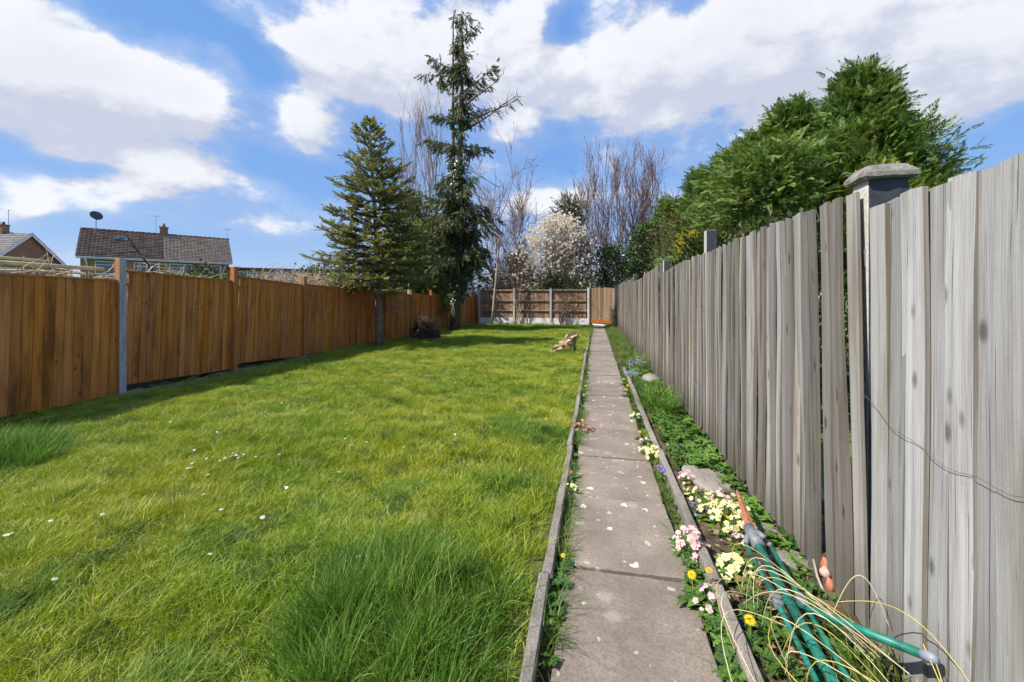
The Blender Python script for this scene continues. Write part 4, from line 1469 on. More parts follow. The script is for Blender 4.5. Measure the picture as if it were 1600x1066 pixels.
# ------------------------------------------------------------------ fir in front of the panel fence
fb = (-6.28, 11.3, gz(11.3))
fir = root_obj('fir_tree', fb, 'bushy olive-green fir with bare lower trunk standing against the panel fence', 'tree')
tp = polyline((0, 0, -0.15), (-0.012, 0.0, 1), 6.75, 12, 0, 0.012)
tr = trunk_obj('trunk', [tuple(p) for p in tp], list(np.linspace(0.115, 0.02, 13)), BARK, fir, 10)
P, Dd, Sz, sg = [], [], [], []
nw = 22
for wv in range(nw):
    t = wv / (nw - 1)
    z = 1.75 + 4.75 * t
    base_r = 1.68 * (1 - t) ** 0.8 * (0.80 + 0.38 * abs(math.sin(wv * 1.9))) + 0.16
    nb = 7 if t < 0.75 else 5
    for b in range(nb):
        az = b * 6.283 / nb + wv * 0.9 + NR.normal(0, 0.2)
        L = base_r * NR.uniform(0.5, 1.22)
        L = min(L, 2.0)
        c0, _ = along(tp, [min(0.98, (z + 0.15) / 6.75)])
        pl = polyline(c0[0], (math.cos(az), math.sin(az), -0.12 + 0.55 * t), L, 7, 0.03, 0.05, 0.12)
        sg += segs_of(pl, 0.016 + 0.012 * (1 - t), 0.005)
        us = np.linspace(0.2, 1.0, max(3, int(L * 9)))
        q, dd = along(pl, us); P.append(q); Dd.append(dd + np.array([0, 0, 0.2])); Sz.append(NR.uniform(0.13, 0.21, len(q)))
        for k in range(max(3, int(L * 10))):
            u = NR.uniform(0.22, 0.95)
            q, dd = along(pl, [u])
            s_ = 1 if k % 2 else -1
            side = np.array([-dd[0][1], dd[0][0], 0]) * s_
            l2 = (0.16 + 0.40 * (1 - u)) * min(1.0, L) * NR.uniform(0.7, 1.25)
            p2 = polyline(q[0], dd[0] * 0.8 + side * NR.uniform(0.6, 1.1) + np.array([0, 0, NR.normal(0.05, 0.2)]), l2, 4, 0.0, 0.08)
            sg += segs_of(p2, 0.006, 0.003)
            m = max(3, int(l2 * 20))
            q2, d2 = along(p2, np.linspace(0.1, 1, m)); P.append(q2 + NR.normal(0, 0.015, q2.shape)); Dd.append(d2 + NR.normal(0, 0.25, d2.shape)); Sz.append(NR.uniform(0.11, 0.19, m))
P, Dd, Sz = np.concatenate(P), np.concatenate(Dd), np.concatenate(Sz)
v, f = place(*T_NEEDLE, P, Dd, NR.normal(0, 0.3, P.shape) + np.array([0, 0, 1.0]), Sz, 0.03)
np_obj('crown', v, f, FIR, fir)
v, f = twigs(sg, 4); np_obj('branches', v, f, DARKBARK, fir)
# bare dead twigs below the crown
sg = []
for k in range(26):
    c0, _ = along(tp, [NR.uniform(0.18, 0.36)])
    az = NR.uniform(0, 6.283)
    pl = polyline(c0[0], (math.cos(az), math.sin(az), -0.1), NR.uniform(0.5, 1.3), 6, 0.03, 0.12)
    sg += segs_of(pl, 0.010, 0.003)
    for j in range(4):
        q, dd = along(pl, [NR.uniform(.3, 1)])
        sg += segs_of(polyline(q[0], dd[0] + NR.normal(0, .7, 3), 0.3, 3, 0.05, .2), 0.005, 0.002)
v, f = twigs(sg); np_obj('dead_branches', v, f, TWIG, fir)
# brown cones near the top
P = np.concatenate([NR.normal(0, 1, (60, 3)) * np.array([0.13, 0.13, 0.30]) + np.array([-0.07, 0, 5.85])])
v, f = place(*T_BLOOM, P, np.tile([0, 1.0, 0], (60, 1)), np.tile([0, 0, 1.0], (60, 1)), np.full(60, 0.08))
tag(np_obj('cones', v, f, mat_plain('cone_brown', (0.17, 0.10, 0.055), 0.8, 0.3, 9), fir), kind='stuff')

# ------------------------------------------------------------------ tall twin-stemmed conifer with ivy
tb = (-6.0, 17.2, gz(17.2))
tall = root_obj('tall_conifer', tb, 'very tall ragged dark conifer with twin ivy-clad stems beside the panel fence', 'tree')
main = np.array([(0, 0, -0.2), (0.12, 0, 1.2), (0.25, 0, 2.5), (0.22, 0, 4), (0.18, 0, 5.5), (0.24, 0, 7.2), (0.33, 0, 9), (0.36, 0, 10.6), (0.38, 0, 12.2), (0.30, 0.0, 13.6)])
side = np.array([(0.1, 0.2, 1.2), (0.0, 0.3, 3), (-0.08, 0.3, 5), (-0.12, 0.28, 7), (-0.14, 0.25, 9), (-0.12, 0.2, 11), (-0.10, 0.15, 13), (-0.06, 0.1, 14.0)])
trunk_obj('trunk', [tuple(p) for p in main], [0.24, 0.2, 0.18, 0.165, 0.15, 0.13, 0.10, 0.075, 0.05, 0.02], DARKBARK, tall, 10)
trunk_obj('second_trunk', [tuple(p) for p in side], [0.12, 0.11, 0.10, 0.085, 0.07, 0.055, 0.035, 0.015], BARK, tall, 8)
P, Dd, Sz, sg = [], [], [], []
def hang(z, dx, dy, L, up, dens=26, droop=0.09, bare=False, stem=main, size=0.34, hangd=0.8):
    q, _ = along(stem, [min(0.99, max(0.02, np.interp(z, stem[:, 2], np.linspace(0, 1, len(stem)))))])
    pl = polyline(q[0], (dx, dy, up), L, 8, droop * 0.4, 0.06, 0.08)
    sg.extend(segs_of(pl, 0.012 + 0.014 * L, 0.006))
    if bare:
        for _ in range(22):
            a_, d_ = along(pl, [NR.uniform(0.45, 1.0)])
            sg.extend(segs_of(polyline(a_[0], d_[0] + NR.normal(0, .6, 3), NR.uniform(.25, .6), 4, 0.02, .2), 0.009, 0.004))
        m = 8
    else:
        m = int(dens * L)
    us = NR.uniform(0.12, 1.0, m)
    a_, d_ = along(pl, us)
    P.append(a_ + NR.normal(0, 0.09, a_.shape)); Dd.append(d_ * 0.5 + NR.normal(0, 0.35, a_.shape) + np.array([0, 0, -hangd])); Sz.append(size * NR.uniform(0.6, 1.25, m))
# explicit boughs: height, side, length, rise (as the ragged outline shows them)
for (z, dx, dy, L, up) in ((13.4, -0.4, 0.2, 0.5, 0.4), (13.3, 0.5, 0, 0.5, 0.3), (12.7, 0.9, -0.2, 0.9, 0.5), (12.2, -0.8, 0.3, 0.6, 0.4),
                           (11.2, -1, 0.1, 1.9, 0.45), (10.9, -1, -0.3, 1.6, 0.2), (10.6, -1, 0.3, 1.5, 0.55), (11.4, 0.5, -0.8, 0.8, 0.3), (10.3, 1, 0.2, 1.9, 0.75), (10.0, 1, -0.2, 1.4, 0.55), (11.6, -0.4, 0.8, 0.8, 0.3),
                           (9.3, -1, 0.2, 1.3, 0.15), (9.0, -1, -0.4, 1.1, 0.3), (9.4, 1, 0.3, 1.3, 0.1), (8.9, 1, -0.5, 1.2, 0.2), (9.2, 0.2, -1, 0.9, 0.1),
                           (7.9, -1, 0.1, 2.0, 0.5), (7.6, -1, -0.2, 1.5, 0.4), (8.0, 1, 0.2, 1.3, -0.1), (7.7, 0.9, -0.4, 1.0, 0.0), (8.3, 0.1, -1, 0.7, 0.1),
                           (6.7, -1, 0.2, 0.9, 0.0), (6.5, 0.9, -0.2, 0.8, 0.0), (6.3, -0.8, -0.5, 0.9, -0.1)):
    hang(z, dx, dy, L, up, 30 if L > 1 else 40)
hang(9.6, 1, 0.1, 2.3, 0.75, bare=True); hang(8.6, 1, -0.1, 2.9, 0.30, bare=True); hang(9.0, 1, 0.3, 2.6, 0.42, bare=True)
for k in range(70):                      # thick hanging skirts lower down
    z = NR.uniform(2.6, 5.9)
    az = NR.uniform(0, 6.283)
    L = NR.uniform(0.7, 1.75) * (1.0 if z < 5.3 else 0.75)
    hang(z, math.cos(az), math.sin(az), L, NR.uniform(-0.2, 0.35), 26, 0.12, size=0.42)
for k in range(60):                      # short growth on the stem
    z = NR.uniform(6.0, 13.3)
    az = NR.uniform(0, 6.283)
    hang(z, math.cos(az), math.sin(az), NR.uniform(0.2, 0.5), 0.2, 40, size=0.30)
P, Dd, Sz = np.concatenate(P), np.concatenate(Dd), np.concatenate(Sz)
v, f = place(*T_DROOP, P, Dd, NR.normal(0, 1, P.shape), Sz, 0.02)
np_obj('crown', v, f, DARKCON, tall)
v, f = twigs(sg, 4); np_obj('branches', v, f, DARKBARK, tall)
n = 5200
us = np.interp(NR.uniform(1.2, 7.4, n), main[:, 2], np.linspace(0, 1, len(main)))
q, dd = along(main, us)
az = NR.uniform(0, 6.283, n)
rad = 0.16 + np.abs(NR.normal(0, 0.13, n)) * np.where(NR.random(n) < .3, 1.9, 1.0)
q = q + np.stack([np.cos(az) * rad, np.sin(az) * rad, NR.normal(0, 0.05, n)], 1)
v, f = place(*T_LEAF, q, np.stack([np.cos(az) * .6, np.sin(az) * .6, np.full(n, -0.8)], 1) + NR.normal(0, .3, (n, 3)), np.stack([np.cos(az), np.sin(az), np.full(n, .4)], 1), NR.uniform(0.07, 0.15, n))
o = np_obj('ivy', v, f, IVY, tall); tag(o, 'glossy ivy leaves clothing the main stem')

# greenery beyond the panel fence
shrub('conifer_bush', 'bright green feathery conifer between the fir and the tall conifer', (-7.75, 17.9, GZ), 1.0, 1.1, 4.6, LEY, 110, 46, 0.34, 'tree', tem=T_SPRAY, spread=0.2, z0=0.8)
shrub('olive_tree', 'loose olive-green ivy-laden tree behind the bright feathery conifer', (-9.9, 21.4, GZ), 1.7, 1.3, 7.0, OLIVE, 120, 70, 0.16, 'tree', bare=3, spread=0.32, z0=1.5)
shrub('conifer_bush', 'dark conifer hedge clump behind the swing beam', (-9.9, 18.4, GZ), 1.6, 1.0, 3.6, HEDGE, 90, 60, 0.32, 'tree', tem=T_SPRAY, spread=0.25)
shrub('olive_tree', 'low olive bush under the skirts of the fir beyond the fence', (-9.2, 13.2, GZ), 1.1, 1.2, 2.7, OLIVE, 60, 70, 0.10, 'shrub', bare=3)
shrub('hedge_shrub', 'dark hedge bush behind the back fence left of the magnolia', (-5.0, 25.6, GZ), 2.3, 0.9, 4.1, RUSSET, 150, 50, 0.11, bare=9, stem=TWIG)
shrub('hedge_shrub', 'low dark hedge bush below the magnolia branches', (-2.0, 24.0, GZ), 2.8, 0.6, 2.9, HEDGE, 130, 55, 0.12, bare=8, stem=BARK)
shrub('hedge_shrub', 'brown twiggy hedge far behind the back corner posts', (-5.5, 29.5, GZ), 3.4, 0.9, 4.6, OLIVE, 150, 40, 0.14, bare=8, stem=TWIG)
shrub('hedge_shrub', 'dark evergreen bush in the corner behind the birch stem', (-8.2, 24.6, GZ), 1.5, 1.1, 4.4, DARKCON, 100, 60, 0.28, tem=T_SPRAY, bare=2)
shrub('hedge_shrub', 'olive bush low beyond the panel fence near the saplings', (-9.6, 9.9, GZ), 0.9, 1.2, 2.15, OLIVE, 60, 80, 0.07, bare=4, stem=STRAW, spread=0.12)
shrub('hedge_shrub', 'small green shrub poking over the fence below the flat roof', (-8.4, 7.6, GZ), 0.45, 0.5, 2.2, HEDGE, 50, 70, 0.07, bare=1, spread=0.10)
shrub('hedge_shrub', 'yellow-green leafy shrub at the near end beyond the panel fence', (-7.6, 2.9, GZ), 0.4, 0.5, 2.2, MLEAF, 40, 60, 0.06, bare=1, spread=0.09)


# ------------------------------------------------------------------ plants of the flower bed and path edges
CREAM = mat_leaf('cream_petals', (0.78, 0.74, 0.36), (0.86, 0.83, 0.52), None, 0.25)
PINK = mat_leaf('pink_petals', (0.66, 0.38, 0.46), (0.82, 0.62, 0.64), None, 0.25)
MAGENTA = mat_leaf('magenta_petals', (0.50, 0.10, 0.24), (0.70, 0.28, 0.42), None, 0.25)
BLUE = mat_leaf('blue_petals', (0.20, 0.26, 0.62), (0.36, 0.42, 0.76), None, 0.25)
VIOLET = mat_leaf('violet_petals', (0.16, 0.12, 0.50), (0.28, 0.22, 0.62), None, 0.25)
GOLD = mat_leaf('yellow_petals', (0.80, 0.56, 0.01), (0.88, 0.68, 0.03), None, 0.2)
EYE = mat_plain('flower_eye', (0.80, 0.58, 0.05), 0.7, 0.1, 20)
WHITE = mat_leaf('white_petals', (0.78, 0.78, 0.80), (0.88, 0.88, 0.88), None, 0.2)
PLEAF = mat_leaf('primrose_leaves', (0.075, 0.17, 0.025), (0.16, 0.28, 0.045), None, 0.3)
DLEAF = mat_leaf('dark_weed_leaves', (0.035, 0.095, 0.02), (0.085, 0.17, 0.035), None, 0.25)
STALK = mat_plain('flower_stalk', (0.20, 0.26, 0.07), 0.6, 0.2, 20)


def leaf_strip(L, w, curl=0.5, segs=4, wav=0.1):
    """a curved spoon-shaped leaf from the origin along +y, rising then arching"""
    vs_ = []
    for i in range(segs + 1):
        u = i / segs
        y = L * (u - 0.10 * u * u)
        z = L * (curl * u * (1 - 0.75 * u))
        h = w / 2 * (math.sin(min(1, u * 0.92 + 0.12) * math.pi) ** 0.8) + 0.002
        vs_ += [(-h, y, z + h * 0.35 + R.uniform(-1, 1) * wav * w * .5), (0, y, z), (h, y, z + h * 0.35 + R.uniform(-1, 1) * wav * w * .5)]
    fs = []
    for i in range(segs):
        for j in range(2):
            a = i * 3 + j
            fs.append((a, a + 1, a + 4, a + 3))
    return np.array(vs_), np.array(fs)


def rosette(n, L, w, curl, rad, spread=0.5):
    parts = []
    for k in range(n):
        v, f = leaf_strip(L * R.uniform(0.6, 1.15), w * R.uniform(0.8, 1.2), curl * R.uniform(0.5, 1.5))
        a = 6.283 * k / n + R.uniform(-spread, spread)
        c, s_ = math.cos(a), math.sin(a)
        v = np.stack([v[:, 0] * c - v[:, 1] * s_, v[:, 0] * s_ + v[:, 1] * c, v[:, 2]], 1)
        q = rad * math.sqrt(R.random()); b_ = R.uniform(0, 6.283)
        v = v + np.array([q * math.cos(b_), q * math.sin(b_), 0])
        parts.append((v, f))
    return merge(parts)


def blossom_tmpl(np_=5, notch=True):
    q, eye = [], []
    for i in range(np_):
        a = 6.283 * i / np_
        c, s_ = math.cos(a), math.sin(a)
        def P(r, t, z): return (r * c - t * s_, r * s_ + t * c, z)
        q.append([P(0.08, 0, 0.0), P(0.62, -0.42, 0.10), P(0.98, 0.0, 0.05), P(0.62, 0.42, 0.10)])
    for i in range(3):
        a = 6.283 * i / 3
        q.append([(0, 0, 0.07), (0.20 * math.cos(a), 0.20 * math.sin(a), 0.06), (0.22 * math.cos(a + 1.05), 0.22 * math.sin(a + 1.05), 0.06), (0.20 * math.cos(a + 2.1), 0.20 * math.sin(a + 2.1), 0.06)])
    v, f = tmpl(q)
    return v, f, [0] * np_ + [1] * 3


B_V, B_F, B_M = blossom_tmpl()


def flower_clump(name, label, cat, x, y, rad, h, petal, nbl, bsize=0.017, nleaf=26, leafL=0.09, leafm=None, z=None, group=None, eye=EYE, leafw=0.4):
    zb = (gz(y) + (0.0 if z is None else z))
    e = root_obj(name, (x, y, zb - 0.02), label, cat, group)
    parts = []
    for k in range(max(2, int(nleaf / 7))):
        v, f = rosette(7, leafL * 1.15, leafL * leafw * 1.25, 0.75, 0.02, 0.5)
        a = R.uniform(0, 6.283); q = rad * 0.7 * math.sqrt(R.random())
        parts.append((v + np.array([q * math.cos(a), q * math.sin(a), 0.0]), f))
    v, f = merge(parts)
    np_obj('foliage', v, f, leafm or PLEAF, e, True)
    n = nbl
    a = NR.uniform(0, 6.283, n); q = rad * 1.12 * np.sqrt(NR.random(n)) * (1 + 0.22 * np.sin(3 * a + x * 40))
    P = np.stack([q * np.cos(a), q * np.sin(a), h * (1.0 - 0.45 * (q / rad) ** 2) * NR.uniform(0.62, 1.12, n)], 1)
    N = np.stack([np.cos(a) * q / rad * 0.8, np.sin(a) * q / rad * 0.8, np.ones(n)], 1) + NR.normal(0, 0.42, (n, 3)) + np.array([-0.15, -0.25, 0])
    t = np.cross(N, NR.normal(0, 1, (n, 3)))
    v, f = place(B_V, B_F, P, t, N, bsize * NR.uniform(0.6, 1.3, n))
    np_obj('blossoms', v, f, [petal, eye], e, False, np.tile(B_M, n))
    sg = np.concatenate([P * np.array([0.35, 0.35, 0.0]), P - N * 0.001, np.full((n, 1), 0.0013), np.full((n, 1), 0.0011)], 1)
    v, f = twigs(sg); np_obj('stalks', v, f, STALK, e)
    return e


FC = flower_clump
FC('primrose', 'largest cream-yellow primrose clump beside the rusty spike of the clothes airer', 'flowers', 0.80, 2.78, 0.14, 0.15, CREAM, 95, 0.019, 56, 0.10)
FC('primrose', 'cream primrose clump spilling over the kerb on to the path', 'flowers', 0.47, 3.82, 0.085, 0.11, CREAM, 46, 0.017, 21, 0.07)
FC('primrose', 'pale pink primrose clump at the path edge beside bare kerb', 'flowers', 0.505, 2.40, 0.085, 0.14, PINK, 46, 0.017, 42, 0.10)
FC('primrose', 'cream primrose clump with large flowers inside the kerb next to the airer hub', 'flowers', 0.69, 2.28, 0.085, 0.085, CREAM, 38, 0.021, 56, 0.10)
FC('primrose', 'small mixed cream primrose running along the bed behind the kerb', 'flowers', 0.70, 3.02, 0.10, 0.11, CREAM, 34, 0.015, 28, 0.08)
FC('primrose', 'dusky pink primrose clump in front of the big flat stone', 'flowers', 0.68, 3.30, 0.08, 0.11, PINK, 34, 0.015, 24, 0.08)
FC('primrose', 'dusky pink primroses behind the largest cream clump', 'flowers', 0.86, 3.04, 0.09, 0.12, PINK, 22, 0.016, 24, 0.09)
FC('primrose', 'small pink-eyed primrose between the airer hub and the cream clump', 'flowers', 0.79, 2.52, 0.05, 0.10, PINK, 12, 0.019, 14, 0.08)
FC('primrose', 'pink and white primroses growing beside two dandelions on the path edge', 'flowers', 0.50, 2.02, 0.075, 0.10, PINK, 12, 0.019, 35, 0.10)
FC('primrose', 'pink primrose clump beside the leafy weeds under the grey fence', 'flowers', 0.86, 3.95, 0.07, 0.10, PINK, 12, 0.016, 24, 0.09)
FC('primrose', 'pink and violet primrose behind the cream clump on the kerb', 'flowers', 0.46, 4.08, 0.05, 0.09, PINK, 12, 0.016, 14, 0.07)
FC('primrose', 'magenta primrose clump sprawling over the lawn kerb', 'flowers', -0.14, 4.42, 0.11, 0.10, MAGENTA, 46, 0.017, 28, 0.08)
FC('primrose', 'pale cream primrose growing between the lawn kerb and the path', 'flowers', -0.165, 3.02, 0.045, 0.08, CREAM, 14, 0.015, 21, 0.08)
FC('primrose', 'single dark magenta primrose beside the gap in the lawn kerb', 'flowers', -0.18, 3.26, 0.02, 0.09, MAGENTA, 4, 0.015, 14, 0.07)
FC('primrose', 'small cream primroses beside the kerb by the strap-leaved clump', 'flowers', 0.46, 5.0, 0.05, 0.10, CREAM, 14, 0.016, 14, 0.06)
FC('violet', 'violet-blue flowers on the path edge by the kerb', 'flowers', 0.505, 3.42, 0.05, 0.09, VIOLET, 12, 0.014, 14, 0.06)
FC('violet', 'violet-blue flowers behind the kerb among the cream primroses', 'flowers', 0.645, 2.86, 0.06, 0.09, VIOLET, 12, 0.014, 14, 0.06)
FC('forget_me_not', 'hazy blue forget-me-nots at the foot of the grey fence', 'flowers', 0.80, 8.35, 0.22, 0.26, BLUE, 190, 0.009, 80, 0.13, DLEAF)
FC('forget_me_not', 'bright blue forget-me-nots at the end of the kerb', 'flowers', 0.62, 7.55, 0.13, 0.16, BLUE, 130, 0.010, 50, 0.09, DLEAF)


def dandelion(x, y, z, label, r=0.02, tilt=(0.0, 0.0), group=None, zb=0.0):
    e = root_obj('dandelion', (x, y, gz(y) + zb), label, 'flower', group)
    P, q = [], []
    for ring, (rr, zz, n) in enumerate(((1.0, 0.12, 26), (0.8, 0.3, 22), (0.55, 0.42, 16), (0.3, 0.5, 10))):
        for k in range(n):
            a = 6.283 * k / n + ring * 0.3 + R.uniform(-.1, .1)
            c, s_ = math.cos(a), math.sin(a)
            w_ = 0.085
            r2 = rr * R.uniform(0.88, 1.05)
            q.append([(0.05 * c, 0.05 * s_, 0.05), (r2 * .6 * c - w_ * s_, r2 * .6 * s_ + w_ * c, zz * .9), (r2 * c, r2 * s_, zz), (r2 * .6 * c + w_ * s_, r2 * .6 * s_ - w_ * c, zz * .9)])
    v, f = tmpl(q)
    M = np.array(Euler((tilt[0], tilt[1], 0)).to_matrix())
    v = (v * r) @ M.T + np.array([0, 0, z])
    np_obj('flower_head', v, f, GOLD, e)
    mb = MB(); mb.tube([(0.01, 0.01, -0.02), (0.005, 0.0, z * .5), (0, 0, z)], 0.0022, 6); mb.obj('stem', STALK, e, True)
    v, f = rosette(7, 0.09, 0.026, 0.4, 0.01)
    np_obj('foliage', v, f, DLEAF, e, True)
    return e


dandelion(0.43, 2.01, 0.12, 'fat dandelion head at the path edge beside the pink primroses', 0.022, (0.5, -0.2))
dandelion(0.515, 2.06, 0.12, 'dandelion in front of the kerb among primrose leaves', 0.018, (0.3, 0.1))
dandelion(0.60, 1.80, 0.10, 'large dandelion growing over the kerb beside the airer poles', 0.023, (0.5, -0.2), zb=0.0)
dandelion(0.76, 2.62, 0.10, 'small dandelion beside the grey hub of the airer', 0.014, (0.3, 0))
dandelion(0.43, 4.25, 0.07, 'dandelion on the path edge behind the pink and violet primrose', 0.018, (0.4, 0))
dandelion(-0.13, 4.40, 0.11, 'dandelion poking out of the magenta primrose', 0.018, (0.4, 0))
dandelion(-0.16, 2.12, 0.07, 'dandelion between the lawn kerb and the near slabs', 0.013, (0.6, 0))
for (x, y) in ((0.47, 6.4), (0.43, 6.1), (0.45, 6.9)):
    dandelion(x, y, 0.09, 'dandelion beside the path where the kerb ends near the blue flowers', 0.024, (0.5, 0), 'dandelions by the kerb end')
for (x, y) in ((-0.14, 6.3), (-0.15, 5.7)):
    dandelion(x, y, 0.08, 'dandelion between lawn kerb and path beyond the magenta primrose', 0.018, (0.5, 0), 'dandelions along the lawn kerb')
for (x, y) in ((-0.62, 7.9), (-0.5, 6.6), (-2.15, 6.2), (-0.52, 4.5)):
    dandelion(x, y, 0.07, 'yellow dandelion flowering in the lawn', 0.02, (0.4, 0), 'dandelions in the lawn')

# strap-leaved clump, and leafy weeds
def strap_clump(x, y, n, L, label, mat, rad=0.12):
    e = root_obj('strap_leaf_clump', (x, y, gz(y)), label, 'plant')
    me = tuft_mesh('leaves', n, rad, L, 0.35, 0.010, 1.0, mat, 5)
    link(bpy.data.objects.new('leaves', me), e)
    return e
strap_clump(0.76, 5.35, 240, 0.30, 'dark green strap-leaved bulb clump behind the kerb', LUSH, 0.20)
strap_clump(0.88, 6.1, 150, 0.22, 'blue-green strap-leaved clump against the fence foot', LUSH, 0.14)
strap_clump(0.93, 8.6, 220, 0.30, 'tall dark grassy clump behind the forget-me-nots', LUSH, 0.18)
strap_clump(0.72, 1.35, 90, 0.20, 'fresh green grass clump growing among the airer poles', VERGE, 0.10)
strap_clump(0.98, 1.62, 130, 0.20, 'fresh green grass clump under the outstretched airer arm', VERGE, 0.12)

def weeds_mesh(n, L, w, mat, rad):
    parts = []
    for k in range(n):
        v, f = rosette(5, L * R.uniform(.7, 1.2), w, 0.6, 0.012)
        a = R.uniform(0, 6.283); q = rad * math.sqrt(R.random())
        parts.append((v + np.array([q * math.cos(a), q * math.sin(a), R.uniform(0.0, 0.05)]), f))
    v, f = merge(parts)
    return np_mesh('weed', v, f, mat, True)
weed_c = tuft_collection('weed', [weeds_mesh(9, 0.034, 0.014, DLEAF, 0.045) for _ in range(3)] + [weeds_mesh(9, 0.038, 0.013, PLEAF, 0.045) for _ in range(5)] + [weeds_mesh(7, 0.032, 0.026, DLEAF, 0.05) for _ in range(2)])
wx, wy = [], []
for (y0, y1, dens) in ((3.45, 5.2, 135), (5.2, 8.2, 70), (8.2, 12, 26)):
    n = int((y1 - y0) * dens); wx.append(NR.uniform(0.66, 1.03, n)); wy.append(NR.uniform(y0, y1, n))
n = 60; wx.append(NR.uniform(0.90, 1.04, n)); wy.append(NR.uniform(2.1, 3.5, n))
n = 40; wx.append(NR.uniform(0.64, 0.95, n)); wy.append(NR.uniform(1.0, 2.0, n))
n = 150; wx.append(NR.uniform(0.465, 0.53, n)); wy.append(np.concatenate([NR.uniform(1.1, 2.1, 80), NR.uniform(2.1, 2.9, 20), NR.uniform(4.0, 8.0, 50)]))
n = 90; wx.append(NR.uniform(-0.195, -0.165, n)); wy.append(NR.uniform(1.2, 9, n))
X, Y = np.concatenate(wx), np.concatenate(wy)
scatter('low_weeds', np.stack([X, Y, vgz(Y) - 0.015 + 0.02 * (X > 0.6)], 1), weed_c, 10, np.where(X < 0.6, 0.75, 1.1) * NR.uniform(0.6, 1.25, len(X)), 'low leafy weeds and ivy creeping over the flower bed', 'weeds', 0.25)
# fallen leaves and twigs on the bed
n = 420
P = np.stack([NR.uniform(0.62, 1.05, n), np.concatenate([NR.uniform(1.4, 3.4, 300), NR.uniform(3.4, 6, 120)]), np.zeros(n)], 1)
P[:, 2] = vgz(P[:, 1]) + NR.uniform(0.015, 0.045, n) + 0.03 * (P[:, 0] - 0.6)
v, f = place(*T_LEAF, P, np.concatenate([NR.normal(0, 1, (n, 2)), NR.normal(0, .2, (n, 1))], 1), NR.normal(0, .3, (n, 3)) + np.array([0, 0, 1.0]), NR.uniform(0.02, 0.05, n))
tag(np_obj('leaf_litter', v, f, mat_leaf('dead_leaves', (0.16, 0.09, 0.05), (0.36, 0.25, 0.15), None, 0.1)), 'brown dead leaves lying on the bed soil', 'leaf litter', kind='stuff')

# ------------------------------------------------------------------ daisies in the lawn
q = []
for i in range(14):
    a = 6.283 * i / 14; c, s_ = math.cos(a), math.sin(a)
    q.append([(0.2 * c, 0.2 * s_, 0.08), (0.7 * c - 0.15 * s_, 0.7 * s_ + 0.15 * c, 0.12), (1.0 * c, 1.0 * s_, 0.08), (0.7 * c + 0.15 * s_, 0.7 * s_ - 0.15 * c, 0.12)])
for i in range(3):
    a = 6.283 * i / 3
    q.append([(0, 0, 0.24), (0.28 * math.cos(a), 0.28 * math.sin(a), 0.14), (0.30 * math.cos(a + 1.05), 0.30 * math.sin(a + 1.05), 0.13), (0.28 * math.cos(a + 2.1), 0.28 * math.sin(a + 2.1), 0.14)])
dv, df = tmpl(q)
dm = [0] * 14 + [1] * 3
dv = dv * 0.0125
sv, sf = twigs(np.array([[0, 0, -0.055, 0, 0, 0.001, 0.0012, 0.0010]]))
dv2, df2 = merge([(dv, df), (sv, sf)])
daisy_me = np_mesh('daisy', dv2, df2, [WHITE, EYE, STALK], False, dm + [2] * len(sf))
spots = []
for px_, py_ in ((-3.16, 1.69), (-3.13, 1.69), (-3.13, 1.86), (-2.95, 2.0), (-2.13, 2.56), (-2.15, 2.58), (-3.6, 3.4), (-3.55, 3.2), (-2.0, 2.2), (-2.3, 2.2), (-1.95, 1.8), (-2.5, 1.5), (-2.75, 2.45), (-2.6, 2.35), (-2.65, 3.1), (-2.5, 3.05), (-2.35, 3.6), (-2.55, 3.95), (-2.6, 4.0), (-2.5, 3.85), (-2.1, 3.55), (-2.2, 3.45), (-1.95, 2.9), (-2.05, 2.95), (-1.7, 3.5), (-1.35, 3.9), (-3.9, 4.6), (-1.2, 1.95), (-3.4, 2.2), (-2.9, 5.0), (-1.55, 5.6), (-4.4, 3.6)):
    spots.append((px_, py_))
for k in range(26):
    spots.append((-3.02 + NR.normal(0, 0.16), 2.80 + NR.normal(0, 0.20)))
for (x, y) in spots:
    o = bpy.data.objects.new('daisy', daisy_me)
    o.location = (x, y, float(lawn_z(np.array(x), np.array(y))) + R.uniform(0.042, 0.058))
    o.rotation_euler = (R.uniform(-0.1, 0.5), R.uniform(-0.4, 0.2), R.uniform(0, 6.28))
    o.scale = [R.uniform(0.8, 1.25)] * 3
    link(o)
    tag(o, 'small white daisy with yellow eye flowering in the lawn', 'daisy', 'daisies scattered in the lawn')


